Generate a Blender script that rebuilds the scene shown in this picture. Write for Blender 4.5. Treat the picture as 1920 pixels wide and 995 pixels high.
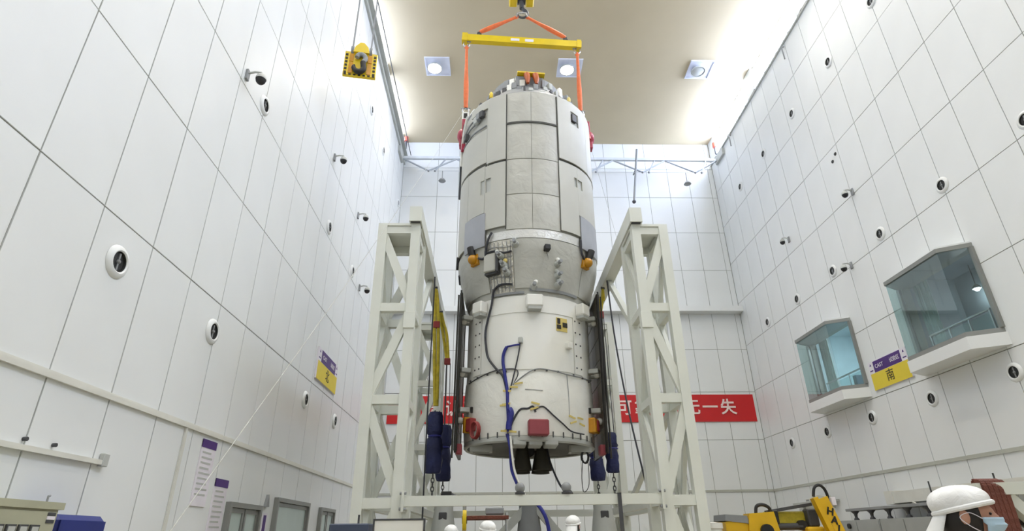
import bpy, bmesh, math, random
from mathutils import Vector, Matrix
random.seed(7)
for o in list(bpy.data.objects):
    bpy.data.objects.remove(o)
COL = bpy.context.scene.collection
SC = bpy.context.scene
PI = math.pi

# ------------------------------------------------------------------ camera
CAM_H = 1.6
F = 1077.0
RX = Vector((0.99949798, -0.02935312, -0.01192363))     # image right in the world
UP = Vector((-0.0017925, -0.4281362, 0.90371244))       # image up
FW = Vector((0.03163172, 0.90323739, 0.42797389))       # view direction
cam_d = bpy.data.cameras.new('camera')
cam_d.sensor_width = 36.0
cam_d.lens = F * 36.0 / 1920.0
cam_d.clip_end = 200
cam = bpy.data.objects.new('camera', cam_d)
M3 = Matrix((RX, UP, -FW)).transposed()
cam.matrix_world = Matrix.Translation((0, 0, CAM_H)) @ M3.to_4x4()
COL.objects.link(cam)
SC.camera = cam

# ------------------------------------------------------------------ world, exposure
w = bpy.data.worlds.new('world')
SC.world = w
w.use_nodes = True
w.node_tree.nodes['Background'].inputs[0].default_value = (0.75, 0.85, 1.0, 1)
w.node_tree.nodes['Background'].inputs[1].default_value = 0.6
SC.view_settings.view_transform = 'Standard'
SC.view_settings.look = 'None'
SC.view_settings.gamma = 1.0
SC.view_settings.use_curve_mapping = False
SC.view_settings.exposure = 0.4
SKY_PANE = 22.0       # daylight seen through the frosted clerestory panes on the sunny right side
SHADE_PANE = 9.0      # the same on the shaded left side
LAMP_W = 75.0        # each ceiling floodlight

# ------------------------------------------------------------------ hall dimensions
WL, WR, YB, YF, CEIL = -4.45, 10.9, 23.6, -9.0, 19.63
PW, PH, Z0 = 1.035, 1.937, 3.15          # wall panel pitch, height of the first seam
TOPR = 18.33                              # top of the right wall below the clerestory
SET = 0.14                                # set-back of the clerestory


def at(u, v, Y):
    """point of the hall at depth Y seen at photograph position u, v (for reading off positions)"""
    d = RX * (u - 960) + UP * (497.5 - v) + FW * F
    d *= Y / d.y
    return Vector((d.x, d.y, d.z + CAM_H))


# ------------------------------------------------------------------ materials
def lin(c):
    return tuple((x / 12.92 if x <= 0.04045 else ((x + 0.055) / 1.055) ** 2.4) for x in c)


def rgb(h):
    return lin(tuple(int(h[i:i + 2], 16) / 255 for i in (0, 2, 4)))


MATS = {}


def mat(name, hexc, rough=0.5, metal=0.0, var=0.04, vscale=3.0, bump=0.0, bscale=20.0, distort=0.0, spec=0.5, emit=None, estr=0.0, coat=0.0):
    m = bpy.data.materials.new(name)
    m.use_nodes = True
    nt = m.node_tree
    b = nt.nodes['Principled BSDF']
    c = rgb(hexc)
    b.inputs['Roughness'].default_value = rough
    b.inputs['Metallic'].default_value = metal
    b.inputs['Specular IOR Level'].default_value = spec
    b.inputs['Coat Weight'].default_value = coat
    tc = nt.nodes.new('ShaderNodeTexCoord')
    n = nt.nodes.new('ShaderNodeTexNoise')
    n.inputs['Scale'].default_value = vscale
    n.inputs['Detail'].default_value = 4
    nt.links.new(tc.outputs['Object'], n.inputs['Vector'])
    r = nt.nodes.new('ShaderNodeValToRGB')
    r.color_ramp.elements[0].position = 0.3
    r.color_ramp.elements[1].position = 0.7
    r.color_ramp.elements[0].color = tuple(x * (1 - var * 1.5) for x in c) + (1,)
    r.color_ramp.elements[1].color = tuple(min(1, x * (1 + var)) for x in c) + (1,)
    nt.links.new(n.outputs['Fac'], r.inputs['Fac'])
    nt.links.new(r.outputs['Color'], b.inputs['Base Color'])
    if bump > 0:
        n2 = nt.nodes.new('ShaderNodeTexNoise')
        n2.inputs['Scale'].default_value = bscale
        n2.inputs['Detail'].default_value = 5
        n2.inputs['Distortion'].default_value = distort
        nt.links.new(tc.outputs['Object'], n2.inputs['Vector'])
        bp = nt.nodes.new('ShaderNodeBump')
        bp.inputs['Strength'].default_value = bump
        bp.inputs['Distance'].default_value = 0.05
        nt.links.new(n2.outputs['Fac'], bp.inputs['Height'])
        nt.links.new(bp.outputs['Normal'], b.inputs['Normal'])
    if emit:
        b.inputs['Emission Color'].default_value = rgb(emit) + (1,)
        b.inputs['Emission Strength'].default_value = estr
    MATS[name] = m
    return m


mat('panel', 'e4e7e7', 0.42, var=0.015, vscale=0.6)
mat('joint', '969891', 0.8)
mat('trim_grey', 'b6b8ae', 0.5)
mat('trim_white', 'dadad2', 0.45)
mat('ceiling', 'c3b699', 0.75, var=0.03, vscale=0.5)
mat('floor', 'a89f8a', 0.35, var=0.05, vscale=0.8)
mat('steel_white', 'dcdfd6', 0.4, var=0.025, vscale=2)
mat('rail_steel', '9aa0a2', 0.45, 0.3)
mat('rail_dark', '4a4c50', 0.5, 0.3)
mat('truss', 'd2d8de', 0.45)
mat('truss_grey', 'a9b0b8', 0.45)
mat('blanket', 'b9b9b1', 0.4, var=0.06, vscale=2.5, bump=0.5, bscale=3.0, distort=0.6)
mat('plate_grey', 'bdbdb5', 0.45, var=0.03, vscale=1.5, bump=0.06, bscale=2.5)
mat('plate_blue', 'a2a5ac', 0.35, var=0.04)
mat('blanket_white', 'f0f0ea', 0.4, var=0.03, vscale=2.5, bump=0.3, bscale=2.6, distort=1.6)
mat('white_plain', 'eeeee8', 0.4, var=0.02, vscale=1.0)
mat('silver', 'd4d4d0', 0.3, 0.35, bump=0.3, bscale=9, distort=1)
mat('foil', 'd6d2c6', 0.25, 0.5, var=0.12, vscale=14, bump=0.5, bscale=18, distort=1)
mat('dark_gap', '4c4d49', 0.7)
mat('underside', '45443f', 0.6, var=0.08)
mat('nozzle', '3a382f', 0.5, 0.2)
mat('black', '1b1b1d', 0.5)
mat('dark_grey', '46474a', 0.5)
mat('mid_grey', '8d9092', 0.5)
mat('light_grey', 'b9bcb8', 0.5)
mat('cable_black', '33353c', 0.5)
mat('cable_blue', '262c86', 0.45, var=0.15, vscale=12)
mat('bag_blue', '131d4e', 0.55, var=0.15, vscale=4, bump=0.5, bscale=7, distort=1)
mat('red_cover', '94424a', 0.55, var=0.08)
mat('red_hose', '8c2c2a', 0.5)
mat('red_bright', 'b32020', 0.5)
mat('pink_red', 'b03a50', 0.4, var=0.1)
mat('orange', 'e2703a', 0.6, var=0.08, vscale=9, bump=0.2, bscale=40)
mat('cup_orange', 'b0541c', 0.35)
mat('amber', 'c48a16', 0.25, var=0.1)
mat('yellow', 'e3c41a', 0.4, var=0.05)
mat('yellow_machine', 'e2b414', 0.4, var=0.05)
mat('yellow_sling', 'c2ae2c', 0.6, var=0.15, vscale=10)
mat('tag_yellow', 'd6c271', 0.6)
mat('hazard_black', '25241c', 0.6)
mat('solar_back', '5e5a4a', 0.45, var=0.1, vscale=4)
mat('solar_frame', '2d2c27', 0.4, 0.3)
mat('chrome', 'c4c6c8', 0.25, 0.8)
mat('banner', 'c81a1e', 0.55, var=0.03)
mat('banner_text', 'f0d9d4', 0.6)
mat('sign_yellow', 'e3cd3a', 0.5, var=0.02)
mat('sign_purple', '4a2a78', 0.5, var=0.04)
mat('sign_white', 'e6e2ea', 0.5)
mat('sign_text', '3a3420', 0.6)
mat('frame_grey', '8b8d8a', 0.4, 0.2)
mat('door_glass', 'b9c9c4', 0.15, var=0.02)
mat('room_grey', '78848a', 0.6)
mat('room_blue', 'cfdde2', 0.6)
mat('curtain', '95aaa6', 0.7, var=0.1, vscale=5)
mat('desk_navy', '3e485e', 0.5)
mat('cabinet_beige', 'aeae96', 0.45)
mat('cabinet_blue', '232f78', 0.45)
mat('cabinet_grey', 'a3a6a4', 0.45)
mat('brown_strap', '6f3a2c', 0.6, var=0.15, vscale=12, bump=0.3, bscale=30)
mat('skin', 'c08f78', 0.5, var=0.05, vscale=12)
mat('hair', '171211', 0.5, var=0.2, vscale=30)
mat('cloth_white', 'eceded', 0.7, var=0.02, bump=0.35, bscale=9, distort=0.8)
mat('mask_blue', 'b4cfe2', 0.6, var=0.03)
mat('rope', 'c9cac4', 0.7)
mat('speaker', '2f3131', 0.6, 0.2, bump=0.3, bscale=90)
mat('lamp_panel', 'd8dcea', 0.5)
mat('lamp_glass', 'ffffff', 0.3, emit='fffaf0', estr=40)
mat('room_lamp', 'ffffff', 0.3, emit='f2f8ff', estr=3)
mat('beacon', 'c4604e', 0.3)
mat('shoe', '3a3a3c', 0.6)
mat('eye', '201512', 0.3)


def sky_pane(name, strength):
    m = bpy.data.materials.new(name)
    m.use_nodes = True
    nt = m.node_tree
    nt.nodes.remove(nt.nodes['Principled BSDF'])
    e = nt.nodes.new('ShaderNodeEmission')
    e.inputs[0].default_value = (0.70, 0.80, 1.06, 1)
    e.inputs[1].default_value = strength
    nt.links.new(e.outputs[0], nt.nodes['Material Output'].inputs[0])
    MATS[name] = m


sky_pane('sky_pane', SKY_PANE)
sky_pane('shade_pane', SHADE_PANE)


def glass():
    m = bpy.data.materials.new('window_glass')
    m.use_nodes = True
    nt = m.node_tree
    nt.nodes.remove(nt.nodes['Principled BSDF'])
    t = nt.nodes.new('ShaderNodeBsdfTransparent')
    t.inputs[0].default_value = (0.84, 0.92, 0.92, 1)
    g = nt.nodes.new('ShaderNodeBsdfGlossy')
    g.inputs['Roughness'].default_value = 0.02
    g.inputs[0].default_value = (0.9, 0.95, 0.95, 1)
    lw = nt.nodes.new('ShaderNodeLayerWeight')
    lw.inputs[0].default_value = 0.25
    fr = nt.nodes.new('ShaderNodeMath')
    fr.operation = 'MULTIPLY_ADD'
    fr.inputs[1].default_value = 0.35
    fr.inputs[2].default_value = 0.03
    nt.links.new(lw.outputs['Facing'], fr.inputs[0])
    mx = nt.nodes.new('ShaderNodeMixShader')
    nt.links.new(fr.outputs[0], mx.inputs[0])
    nt.links.new(t.outputs[0], mx.inputs[1])
    nt.links.new(g.outputs[0], mx.inputs[2])
    nt.links.new(mx.outputs[0], nt.nodes['Material Output'].inputs[0])
    MATS['glass'] = m


glass()


# ------------------------------------------------------------------ mesh building
class MB:
    """collects shapes; build() links them as ONE mesh object"""

    def __init__(s):
        s.v = []
        s.f = []
        s.sm = []

    def add(s, vs, fs, smooth=False):
        n = len(s.v)
        s.v += [tuple(x) for x in vs]
        s.f += [tuple(i + n for i in f) for f in fs]
        s.sm += [smooth] * len(fs)
        return s

    def box(s, x0, x1, y0, y1, z0, z1):
        vs = [(x, y, z) for z in (z0, z1) for y in (y0, y1) for x in (x0, x1)]
        return s.add(vs, [(0, 2, 3, 1), (4, 5, 7, 6), (0, 1, 5, 4), (2, 6, 7, 3), (0, 4, 6, 2), (1, 3, 7, 5)])

    def cbox(s, c, d, rot=None):
        """bevelled box at centre c, size d, optional 3x3 rotation"""
        b = min(d) * 0.12
        hx, hy, hz = d[0] / 2, d[1] / 2, d[2] / 2
        vs = []
        for sx in (-1, 1):
            for sy in (-1, 1):
                for sz in (-1, 1):
                    vs += [(sx * (hx - b), sy * (hy - b), sz * hz), (sx * (hx - b), sy * hy, sz * (hz - b)), (sx * hx, sy * (hy - b), sz * (hz - b))]
        bm = bmesh.new()
        for q in vs:
            bm.verts.new(q)
        r = bmesh.ops.convex_hull(bm, input=bm.verts)
        bmesh.ops.dissolve_limit(bm, angle_limit=0.01, verts=bm.verts, edges=bm.edges)
        bm.verts.index_update()
        R = rot or Matrix.Identity(3)
        V = [Vector(c) + R @ q.co for q in bm.verts]
        Fc = [tuple(q.index for q in f.verts) for f in bm.faces]
        bm.free()
        return s.add(V, Fc)

    def bar(s, p0, p1, w, h, up=(0, 0, 1)):
        """rectangular bar from p0 to p1: w across, h along up"""
        p0, p1 = Vector(p0), Vector(p1)
        d = (p1 - p0)
        L = d.length
        d.normalize()
        u = Vector(up)
        if abs(d.dot(u)) > 0.98:
            u = Vector((0, 1, 0))
        x = d.cross(u).normalized()
        z = x.cross(d).normalized()
        vs = []
        for p in (p0, p1):
            for a, b in ((-1, -1), (1, -1), (1, 1), (-1, 1)):
                vs.append(p + x * a * w / 2 + z * b * h / 2)
        return s.add(vs, [(3, 2, 1, 0), (4, 5, 6, 7), (0, 1, 5, 4), (1, 2, 6, 5), (2, 3, 7, 6), (3, 0, 4, 7)])

    def tube(s, pts, r, n=8, closed=False):
        pts = [Vector(p) for p in pts]
        rr = r if isinstance(r, (list, tuple)) else [r] * len(pts)
        vs, fs = [], []
        m = len(pts)
        last = None
        for i, p in enumerate(pts):
            if closed:
                d = pts[(i + 1) % m] - pts[i - 1]
            else:
                d = pts[min(i + 1, m - 1)] - pts[max(i - 1, 0)]
            d.normalize()
            if last is None:
                u = Vector((0, 0, 1)) if abs(d.z) < 0.9 else Vector((0, 1, 0))
                x = d.cross(u).normalized()
            else:
                x = (last - d * last.dot(d)).normalized()
            last = x
            y = d.cross(x)
            for k in range(n):
                a = 2 * PI * k / n
                vs.append(p + (x * math.cos(a) + y * math.sin(a)) * rr[i])
        for i in range(m if closed else m - 1):
            j = (i + 1) % m
            for k in range(n):
                l = (k + 1) % n
                fs.append((i * n + k, i * n + l, j * n + l, j * n + k))
        if not closed:
            fs.append(tuple(range(n - 1, -1, -1)))
            fs.append(tuple(range((m - 1) * n, m * n)))
        return s.add(vs, fs, True)

    def cyl(s, p0, p1, r, n=16, r1=None):
        return s.tube([p0, p1], [r, r if r1 is None else r1], n)

    def lathe(s, prof, n=48, c=(0, 0, 0), a0=0.0, a1=2 * PI, axis='z', smooth=True):
        vs, fs = [], []
        full = abs(a1 - a0 - 2 * PI) < 1e-6
        m = n if full else n + 1
        for (r, z) in prof:
            for k in range(m):
                a = a0 + (a1 - a0) * k / n
                q = (r * math.sin(a), -r * math.cos(a), z)
                if axis == 'x':
                    q = (q[2], q[0], q[1])
                elif axis == 'y':
                    q = (q[0], q[2], q[1])
                vs.append((q[0] + c[0], q[1] + c[1], q[2] + c[2]))
        for i in range(len(prof) - 1):
            for k in range(n):
                l = (k + 1) % m
                fs.append((i * m + k, i * m + l, (i + 1) * m + l, (i + 1) * m + k))
        return s.add(vs, fs, smooth)

    def ball(s, c, rx, ry=None, rz=None, n=14, m=10):
        ry = ry or rx
        rz = rz or rx
        vs = [(c[0], c[1], c[2] - rz)]
        fs = []
        for i in range(1, m):
            t = -PI / 2 + PI * i / m
            for k in range(n):
                a = 2 * PI * k / n
                vs.append((c[0] + rx * math.cos(t) * math.cos(a), c[1] + ry * math.cos(t) * math.sin(a), c[2] + rz * math.sin(t)))
        vs.append((c[0], c[1], c[2] + rz))
        e = len(vs) - 1
        for k in range(n):
            l = (k + 1) % n
            fs.append((0, 1 + l, 1 + k))
            fs.append((e, 1 + (m - 2) * n + k, 1 + (m - 2) * n + l))
            for i in range(m - 2):
                fs.append((1 + i * n + k, 1 + i * n + l, 1 + (i + 1) * n + l, 1 + (i + 1) * n + k))
        return s.add(vs, fs, True)

    def prism(s, poly, d):
        """polygon (3-D points) pushed by vector d"""
        n = len(poly)
        a = [Vector(p) for p in poly]
        b = [p + Vector(d) for p in a]
        return s.add(a + b, [tuple(range(n - 1, -1, -1)), tuple(range(n, 2 * n))] + [(i, (i + 1) % n, n + (i + 1) % n, n + i) for i in range(n)])

    def data(s, name, m):
        me = bpy.data.meshes.new(name)
        me.from_pydata(s.v, [], s.f)
        me.polygons.foreach_set('use_smooth', s.sm)
        bm = bmesh.new()
        bm.from_mesh(me)
        bmesh.ops.recalc_face_normals(bm, faces=bm.faces)
        for e in bm.edges:
            if len(e.link_faces) == 2 and e.calc_face_angle(0) > 0.7:
                e.smooth = False
        bm.to_mesh(me)
        bm.free()
        me.materials.append(MATS[m])
        return me

    def build(s, name, m, parent=None):
        return link(name, s.data(name, m), parent)


def link(name, me, parent=None):
    o = bpy.data.objects.new(name, me)
    COL.objects.link(o)
    if parent is not None:
        o.parent = parent
    return o


def tag(o, label=None, cat=None, group=None, kind=None):
    if label:
        o['label'] = label
    if cat:
        o['category'] = cat
    if group:
        o['group'] = group
    if kind:
        o['kind'] = kind
    return o


def thing(name, label, cat, loc=(0, 0, 0), rot=(0, 0, 0), group=None):
    o = bpy.data.objects.new(name, None)
    o.empty_display_size = 0.2
    o.location = loc
    o.rotation_euler = rot
    COL.objects.link(o)
    return tag(o, label, cat, group)


def struct(o):
    o['kind'] = 'structure'
    return o


def dup(root, loc, rot=(0, 0, 0), label=None, group=None):
    r = root.copy()
    COL.objects.link(r)
    r.location = loc
    r.rotation_euler = rot
    if label:
        r['label'] = label
    if group:
        r['group'] = group
    for ch in root.children:
        c = ch.copy()
        COL.objects.link(c)
        c.parent = r
        for g in ch.children:
            d = g.copy()
            COL.objects.link(d)
            d.parent = c
    return r


def text_mesh(body, size, name, m, parent, bold=0.0, depth=0.004):
    """flat lettering, centred on its origin in the local XY plane"""
    cu = bpy.data.curves.new(name, 'FONT')
    cu.body = body
    cu.size = size
    cu.align_x = 'CENTER'
    cu.align_y = 'CENTER'
    cu.offset = bold
    cu.extrude = depth
    cu.resolution_u = 3
    t = bpy.data.objects.new(name, cu)
    COL.objects.link(t)
    dg = bpy.context.evaluated_depsgraph_get()
    me = bpy.data.meshes.new_from_object(t.evaluated_get(dg))
    bpy.data.objects.remove(t)
    me.name = name
    me.materials.clear()
    me.materials.append(MATS[m])
    o = link(name, me, parent)
    return o


# ================================================================== THE HALL
def rect_minus(r, holes):
    """rectangle (a0,a1,b0,b1) minus hole rectangles -> list of rectangles"""
    out = [r]
    for h in holes:
        nxt = []
        for q in out:
            a0, a1, b0, b1 = q
            i0, i1, j0, j1 = max(a0, h[0]), min(a1, h[1]), max(b0, h[2]), min(b1, h[3])
            if i0 >= i1 or j0 >= j1:
                nxt.append(q)
                continue
            if a0 < i0:
                nxt.append((a0, i0, b0, b1))
            if i1 < a1:
                nxt.append((i1, a1, b0, b1))
            if b0 < j0:
                nxt.append((i0, i1, b0, j0))
            if j1 < b1:
                nxt.append((i0, i1, j1, b1))
        out = nxt
    return out


fl = MB().box(WL - 0.4, WR + 4.2, YF, YB + 0.4, -0.2, 0).build('floor', 'floor')
struct(fl)
ce = MB().box(WL - 0.9, WR + SET + 0.3, YF, YB + 0.4, CEIL, CEIL + 0.25).build('ceiling', 'ceiling')
struct(ce)
GAP = 0.02
TH = 0.03
W1 = (11.40, 13.88, 5.50, 7.50)
WSH = 4.95
HOLES_R = [W1, (W1[0] + WSH, W1[1] + WSH, W1[2], W1[3])]


def wall(name, axis, pos, sgn, ys, zs, holes, solid):
    """solid: (a0,a1,b0,b1) slab; ys, zs: seam positions of the panelled part; sgn: direction into the room"""
    mb = MB()
    for (a0, a1, b0, b1) in rect_minus(solid, holes):
        p0, p1 = pos - sgn * 0.25, pos - sgn * TH * 0.55
        lo, hi = min(p0, p1), max(p0, p1)
        if axis == 'x':
            mb.box(lo, hi, a0, a1, b0, b1)
        else:
            mb.box(a0, a1, lo, hi, b0, b1)
    wl = struct(mb.build(name, 'joint'))
    cache = {}
    for i in range(len(ys) - 1):
        for j in range(len(zs) - 1):
            r = (ys[i] + GAP / 2, ys[i + 1] - GAP / 2, zs[j] + GAP / 2, zs[j + 1] - GAP / 2)
            parts = rect_minus(r, holes)
            if not parts:
                continue
            ca, cb = (r[0] + r[1]) / 2, (r[2] + r[3]) / 2
            key = (round(r[1] - r[0], 3), round(r[3] - r[2], 3)) if parts == [r] else None
            if key and key in cache:
                me = cache[key]
            else:
                q = MB()
                for (a0, a1, b0, b1) in parts:
                    lo, hi = (-TH * sgn, 0) if sgn > 0 else (0, TH)
                    if axis == 'x':
                        q.box(lo, hi, a0 - ca, a1 - ca, b0 - cb, b1 - cb)
                    else:
                        q.box(a0 - ca, a1 - ca, lo, hi, b0 - cb, b1 - cb)
                me = q.data('wall_panel', 'panel')
                if key:
                    cache[key] = me
            o = link('wall_panel', me, wl)
            jit = random.uniform(-0.004, 0.0) * sgn
            o.location = (pos + jit, ca, cb) if axis == 'x' else (ca, pos + jit, cb)
    return wl


zs = [0.0, Z0 - PH] + [Z0 + PH * k for k in range(0, 8)]
zs_l = zs + [18.5]
zs_r = zs + [TOPR]
ysl = [5.785 + PW * k for k in range(-3, 17)] + [YB]
ysr = [12.52 + 1.042 * k for k in range(-6, 11)] + [YB]
left = wall('wall_left', 'x', WL, 1, ysl, zs_l, [], (YF, YB + 0.25, 0, 18.5))
right = wall('wall_right', 'x', WR, -1, ysr, zs_r, HOLES_R, (YF, YB + 0.25, 0, TOPR))
# plain stretches of the two side walls beside and behind the camera, and the top strip on the left
MB().box(WL - TH, WL, YF, ysl[0] - 0.01, 0.0, 18.5).build('plain_cladding', 'panel', left)
MB().box(WR, WR + TH, YF, ysr[0] - 0.01, 0.0, TOPR).build('plain_cladding', 'panel', right)
xsb = [WL] + [9.62 - 1.03 * k for k in range(12, -1, -1)] + [WR]
xsb = [WL] + [x for x in xsb[1:-1] if x > WL + 0.3] + [10.66, WR]
zsb = [0.0, Z0 - PH, Z0, 5.05, 6.98, 8.8, 10.6, 12.55, 14.5, 16.44, 18.1, CEIL]
back = wall('wall_back', 'y', YB, -1, xsb, zsb, [], (WL - 0.25, WR + 0.25, 0, CEIL))
MB().box(WL - 0.8, WL - 0.26, YB, YB + 0.25, 18.2, CEIL).build('corner_cladding', 'panel', back)
MB().box(WR + 0.26, WR + SET + 0.3, YB, YB + 0.25, TOPR - 0.3, CEIL).build('corner_cladding', 'panel', back)
fw = struct(MB().box(WL - 0.9, WR + SET + 0.3, YF - 0.25, YF, 0, CEIL).build('wall_front', 'panel'))

# ledge across the back wall (head of the big gate) and horizontal trims
tr = struct(MB().box(WL, WR, YB - 0.42, YB, 10.42, 10.66).build('trim_1', 'panel'))
struct(MB().box(WL, WL + 0.035, YF, YB, Z0 - 0.055, Z0 + 0.0).box(WL, WL + 0.018, YF, YB, Z0 + 0.0, Z0 + 0.025).build('trim_2', 'trim_white'))
struct(MB().box(WR - 0.03, WR, YF, YB, Z0 - 0.05, Z0 + 0.03).build('trim_3', 'trim_grey'))
struct(MB().box(WL, WR, YB - 0.03, YB, Z0 - 0.05, Z0 + 0.03).build('trim_4', 'trim_grey'))

# clerestory strips above both side walls: shelf, piers, panes with mullions
edges = [22.95, 18.98, 18.3, 14.62, 13.9, 10.2, 9.5, 5.8, 5.1, 1.4, 0.7, -3.0, -3.7, -7.4]
pr = [(22.95, YB)] + [(edges[i + 1], edges[i]) for i in range(1, len(edges) - 1, 2)] + [(YF, -7.4)]
nwin = 1
for (x0, s_, st, z0, side) in ((WR, 1, SET, TOPR, 'right'), (WL, -1, 0.42, 18.5, 'left')):
    X = lambda a, b: (min(x0 + s_ * a, x0 + s_ * b), max(x0 + s_ * a, x0 + s_ * b))
    cl = MB().box(*X(0.26, st + 0.3), YF, YB, z0 - 0.25, z0)
    cl.box(*X(st, st + 0.2), YF, YB, z0, z0 + 0.06)
    cl.box(*X(st, st + 0.2), YF, YB, CEIL - 0.12, CEIL)
    cles = struct(cl.build('wall_clerestory_' + side, 'panel'))
    for (a, b) in pr:
        MB().box(*X(0.02, st + 0.15), a, b, z0 + 0.001, CEIL).build('pier', 'panel', cles)
    for i in range(0, len(edges), 2):
        b, a = edges[i], edges[i + 1]
        fr = MB()
        for k in range(4):
            yy = a + (b - a) * k / 3
            fr.box(*X(st - 0.03, st + 0.05), yy - 0.025, yy + 0.025, z0 + 0.06, CEIL - 0.12)
        wn = struct(fr.build('window_%d' % nwin, 'trim_white'))
        nwin += 1
        for k in range(3):
            y0, y1 = a + (b - a) * k / 3 + 0.025, a + (b - a) * (k + 1) / 3 - 0.025
            MB().box(*X(st - 0.01, st + 0.01), y0, y1, z0 + 0.06, CEIL - 0.12).build('pane', 'sky_pane' if s_ > 0 else 'shade_pane', wn)

# ---------------------------------------------------------------- ceiling floodlights
def ceiling_lamp(x, y, label, lit):
    t = thing('ceiling_lamp', label, 'ceiling light', (x, y, CEIL), group='floodlights in the ceiling')
    p = MB().box(-0.5, 0.5, -0.5, 0.5, -0.02, 0.0)
    for (a, b, c, d) in ((-0.52, -0.46, -0.52, 0.52), (0.46, 0.52, -0.52, 0.52), (-0.46, 0.46, -0.52, -0.46), (-0.46, 0.46, 0.46, 0.52)):
        p.box(a, b, c, d, -0.05, 0.0)
    p.build('mounting_panel', 'lamp_panel', t)
    MB().lathe([(0.05, -0.02), (0.2, -0.05), (0.29, -0.12), (0.31, -0.2), (0.28, -0.2), (0.26, -0.13)], 24, (-0.12, -0.05, 0)).build('reflector', 'light_grey', t)
    MB().lathe([(0.0, -0.22), (0.14, -0.215), (0.255, -0.185), (0.255, -0.165), (0.0, -0.16)], 20, (-0.12, -0.05, 0)).build('lens', 'lamp_glass' if lit else 'light_grey', t)
    if lit:
        l = bpy.data.lights.new('floodlight', 'AREA')
        l.shape = 'DISK'
        l.size = 0.55
        l.energy = LAMP_W
        l.color = (1.0, 0.94, 0.83)
        l.spread = math.radians(120)
        lo = bpy.data.objects.new('floodlight', l)
        COL.objects.link(lo)
        lo.parent = t
        lo.location = (-0.12, -0.05, -0.24)
    return t


cols = [(-2.38, 'left'), (3.2, 'middle'), (8.8, 'right')]
for iy, yy in enumerate((18.4, 12.8, 7.2, 1.6, -4.0)):
    for x, s in cols:
        lit = not (iy == 0 and s == 'right')
        lab = {('left', 0): 'glowing square ceiling floodlight between the hook block and the spreader beam',
               ('middle', 0): 'glowing square ceiling floodlight behind the right orange sling',
               ('right', 0): 'unlit square ceiling floodlight nearest the bright clerestory windows'}.get((s, iy), 'square ceiling floodlight above the camera, in the %s row, number %s from the back wall' % (s, ('one', 'two', 'three', 'four', 'five')[iy]))
        ceiling_lamp(x, yy, lab, lit)


# ---------------------------------------------------------------- crane rails on the side walls
def crane_rail(x, sgn, z, dp, label):
    t = thing('crane_rail', label, 'crane rail', (x, 0, 0), group='crane rails along the side walls')
    a, b = (0, dp) if sgn > 0 else (-dp, 0)
    MB().box(a, b, YF + 0.1, YB - 0.02, z, z + 0.05).build('girder', 'light_grey', t)
    if dp > 0.1:
        MB().box(a * 0.35, b * 0.35, YF + 0.1, YB - 0.02, z - 0.2, z).build('girder_web', 'light_grey', t)
    hx = sgn * dp * 0.72
    hw = dp * 0.11
    MB().box(hx - hw, hx + hw, YF + 0.1, YB - 0.05, z + 0.05, z + 0.09).build('rail_head', 'rail_dark', t)
    clip = MB().box(hx - hw * 2, hx + hw * 2, -0.05, 0.05, z + 0.05, z + 0.11).data('rail_clip', 'rail_dark')
    for k in range(18):
        o = link('rail_clip', clip, t)
        o.location = (0, 6.2 + k * 1.0, 0)
    if dp > 0.1:
        MB().tube([(sgn * 0.34, YF + 0.2, z + 0.3), (sgn * 0.34, YB - 0.1, z + 0.3)], 0.018, 6).build('power_cable', 'rail_dark', t)
    return t


crane_rail(WL, 1, 18.46, 0.24, 'grey crane rail along the top of the left wall')
crane_rail(WR, -1, 18.26, 0.07, 'thin crane rail along the top of the right wall below the bright windows')
for (x, s, lab) in ((WL + 0.2, 1, 'small red alarm beacon at the end of the left crane rail'), (WR - 0.06, -1, 'small red alarm beacon at the end of the right crane rail')):
    t = thing('alarm_beacon', lab, 'beacon', (x, 22.7, 18.57 if s > 0 else 18.37), group='red beacons on the crane rails')
    t.scale = (0.7, 0.7, 0.75)
    MB().cbox((0, 0, 0.28), (0.12, 0.12, 0.56)).build('post', 'rail_dark', t)
    MB().lathe([(0.0, 0.56), (0.15, 0.56), (0.15, 0.86), (0.12, 0.92), (0, 0.94)], 14).build('beacon_lens', 'beacon', t)

# ---------------------------------------------------------------- lattice truss in front of the back wall
t = thing('roof_truss', 'white tubular lattice truss spanning the hall high in front of the back wall', 'truss', (0, 22.7, 0))
zt, zb_ = 18.02, 17.05
MB().bar((WL + 0.02, 0, zt), (WR - 0.02, 0, zt), 0.13, 0.13).build('top_chord', 'truss', t)
MB().tube([(WL + 0.9, -0.35, zb_), (WR - 1.0, -0.35, zb_)], 0.012, 6).build('bottom_chord', 'truss', t)
n = 6
for k in range(n):
    x0 = WL + 0.15 + (WR - WL - 0.3) * k / n
    x1 = WL + 0.15 + (WR - WL - 0.3) * (k + 1) / n
    xm = (x0 + x1) / 2
    MB().tube([(x0, 0, zt - 0.05), (xm, -0.35, zb_)], 0.042, 8).build('diagonal', 'truss_grey', t)
    MB().tube([(x1, 0, zt - 0.05), (xm, -0.35, zb_)], 0.042, 8).build('diagonal', 'truss_grey', t)
    MB().tube([(x0 + (x1 - x0) * 0.8, 0, zt - 0.05), (xm + 0.3, -0.35, zb_)], 0.036, 8).build('diagonal', 'truss_grey', t)
    MB().ball((xm + 0.3, -0.35, zb_), 0.055, n=8, m=6).build('joint_knob', 'mid_grey', t)
    MB().ball((xm, -0.35, zb_), 0.055, n=8, m=6).build('joint_knob', 'mid_grey', t)
for s, x in ((1, WL), (-1, WR)):
    MB().cbox((x + s * 0.06, -0.3, zt), (0.12, 0.95, 0.34)).build('end_plate', 'light_grey', t)
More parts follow.
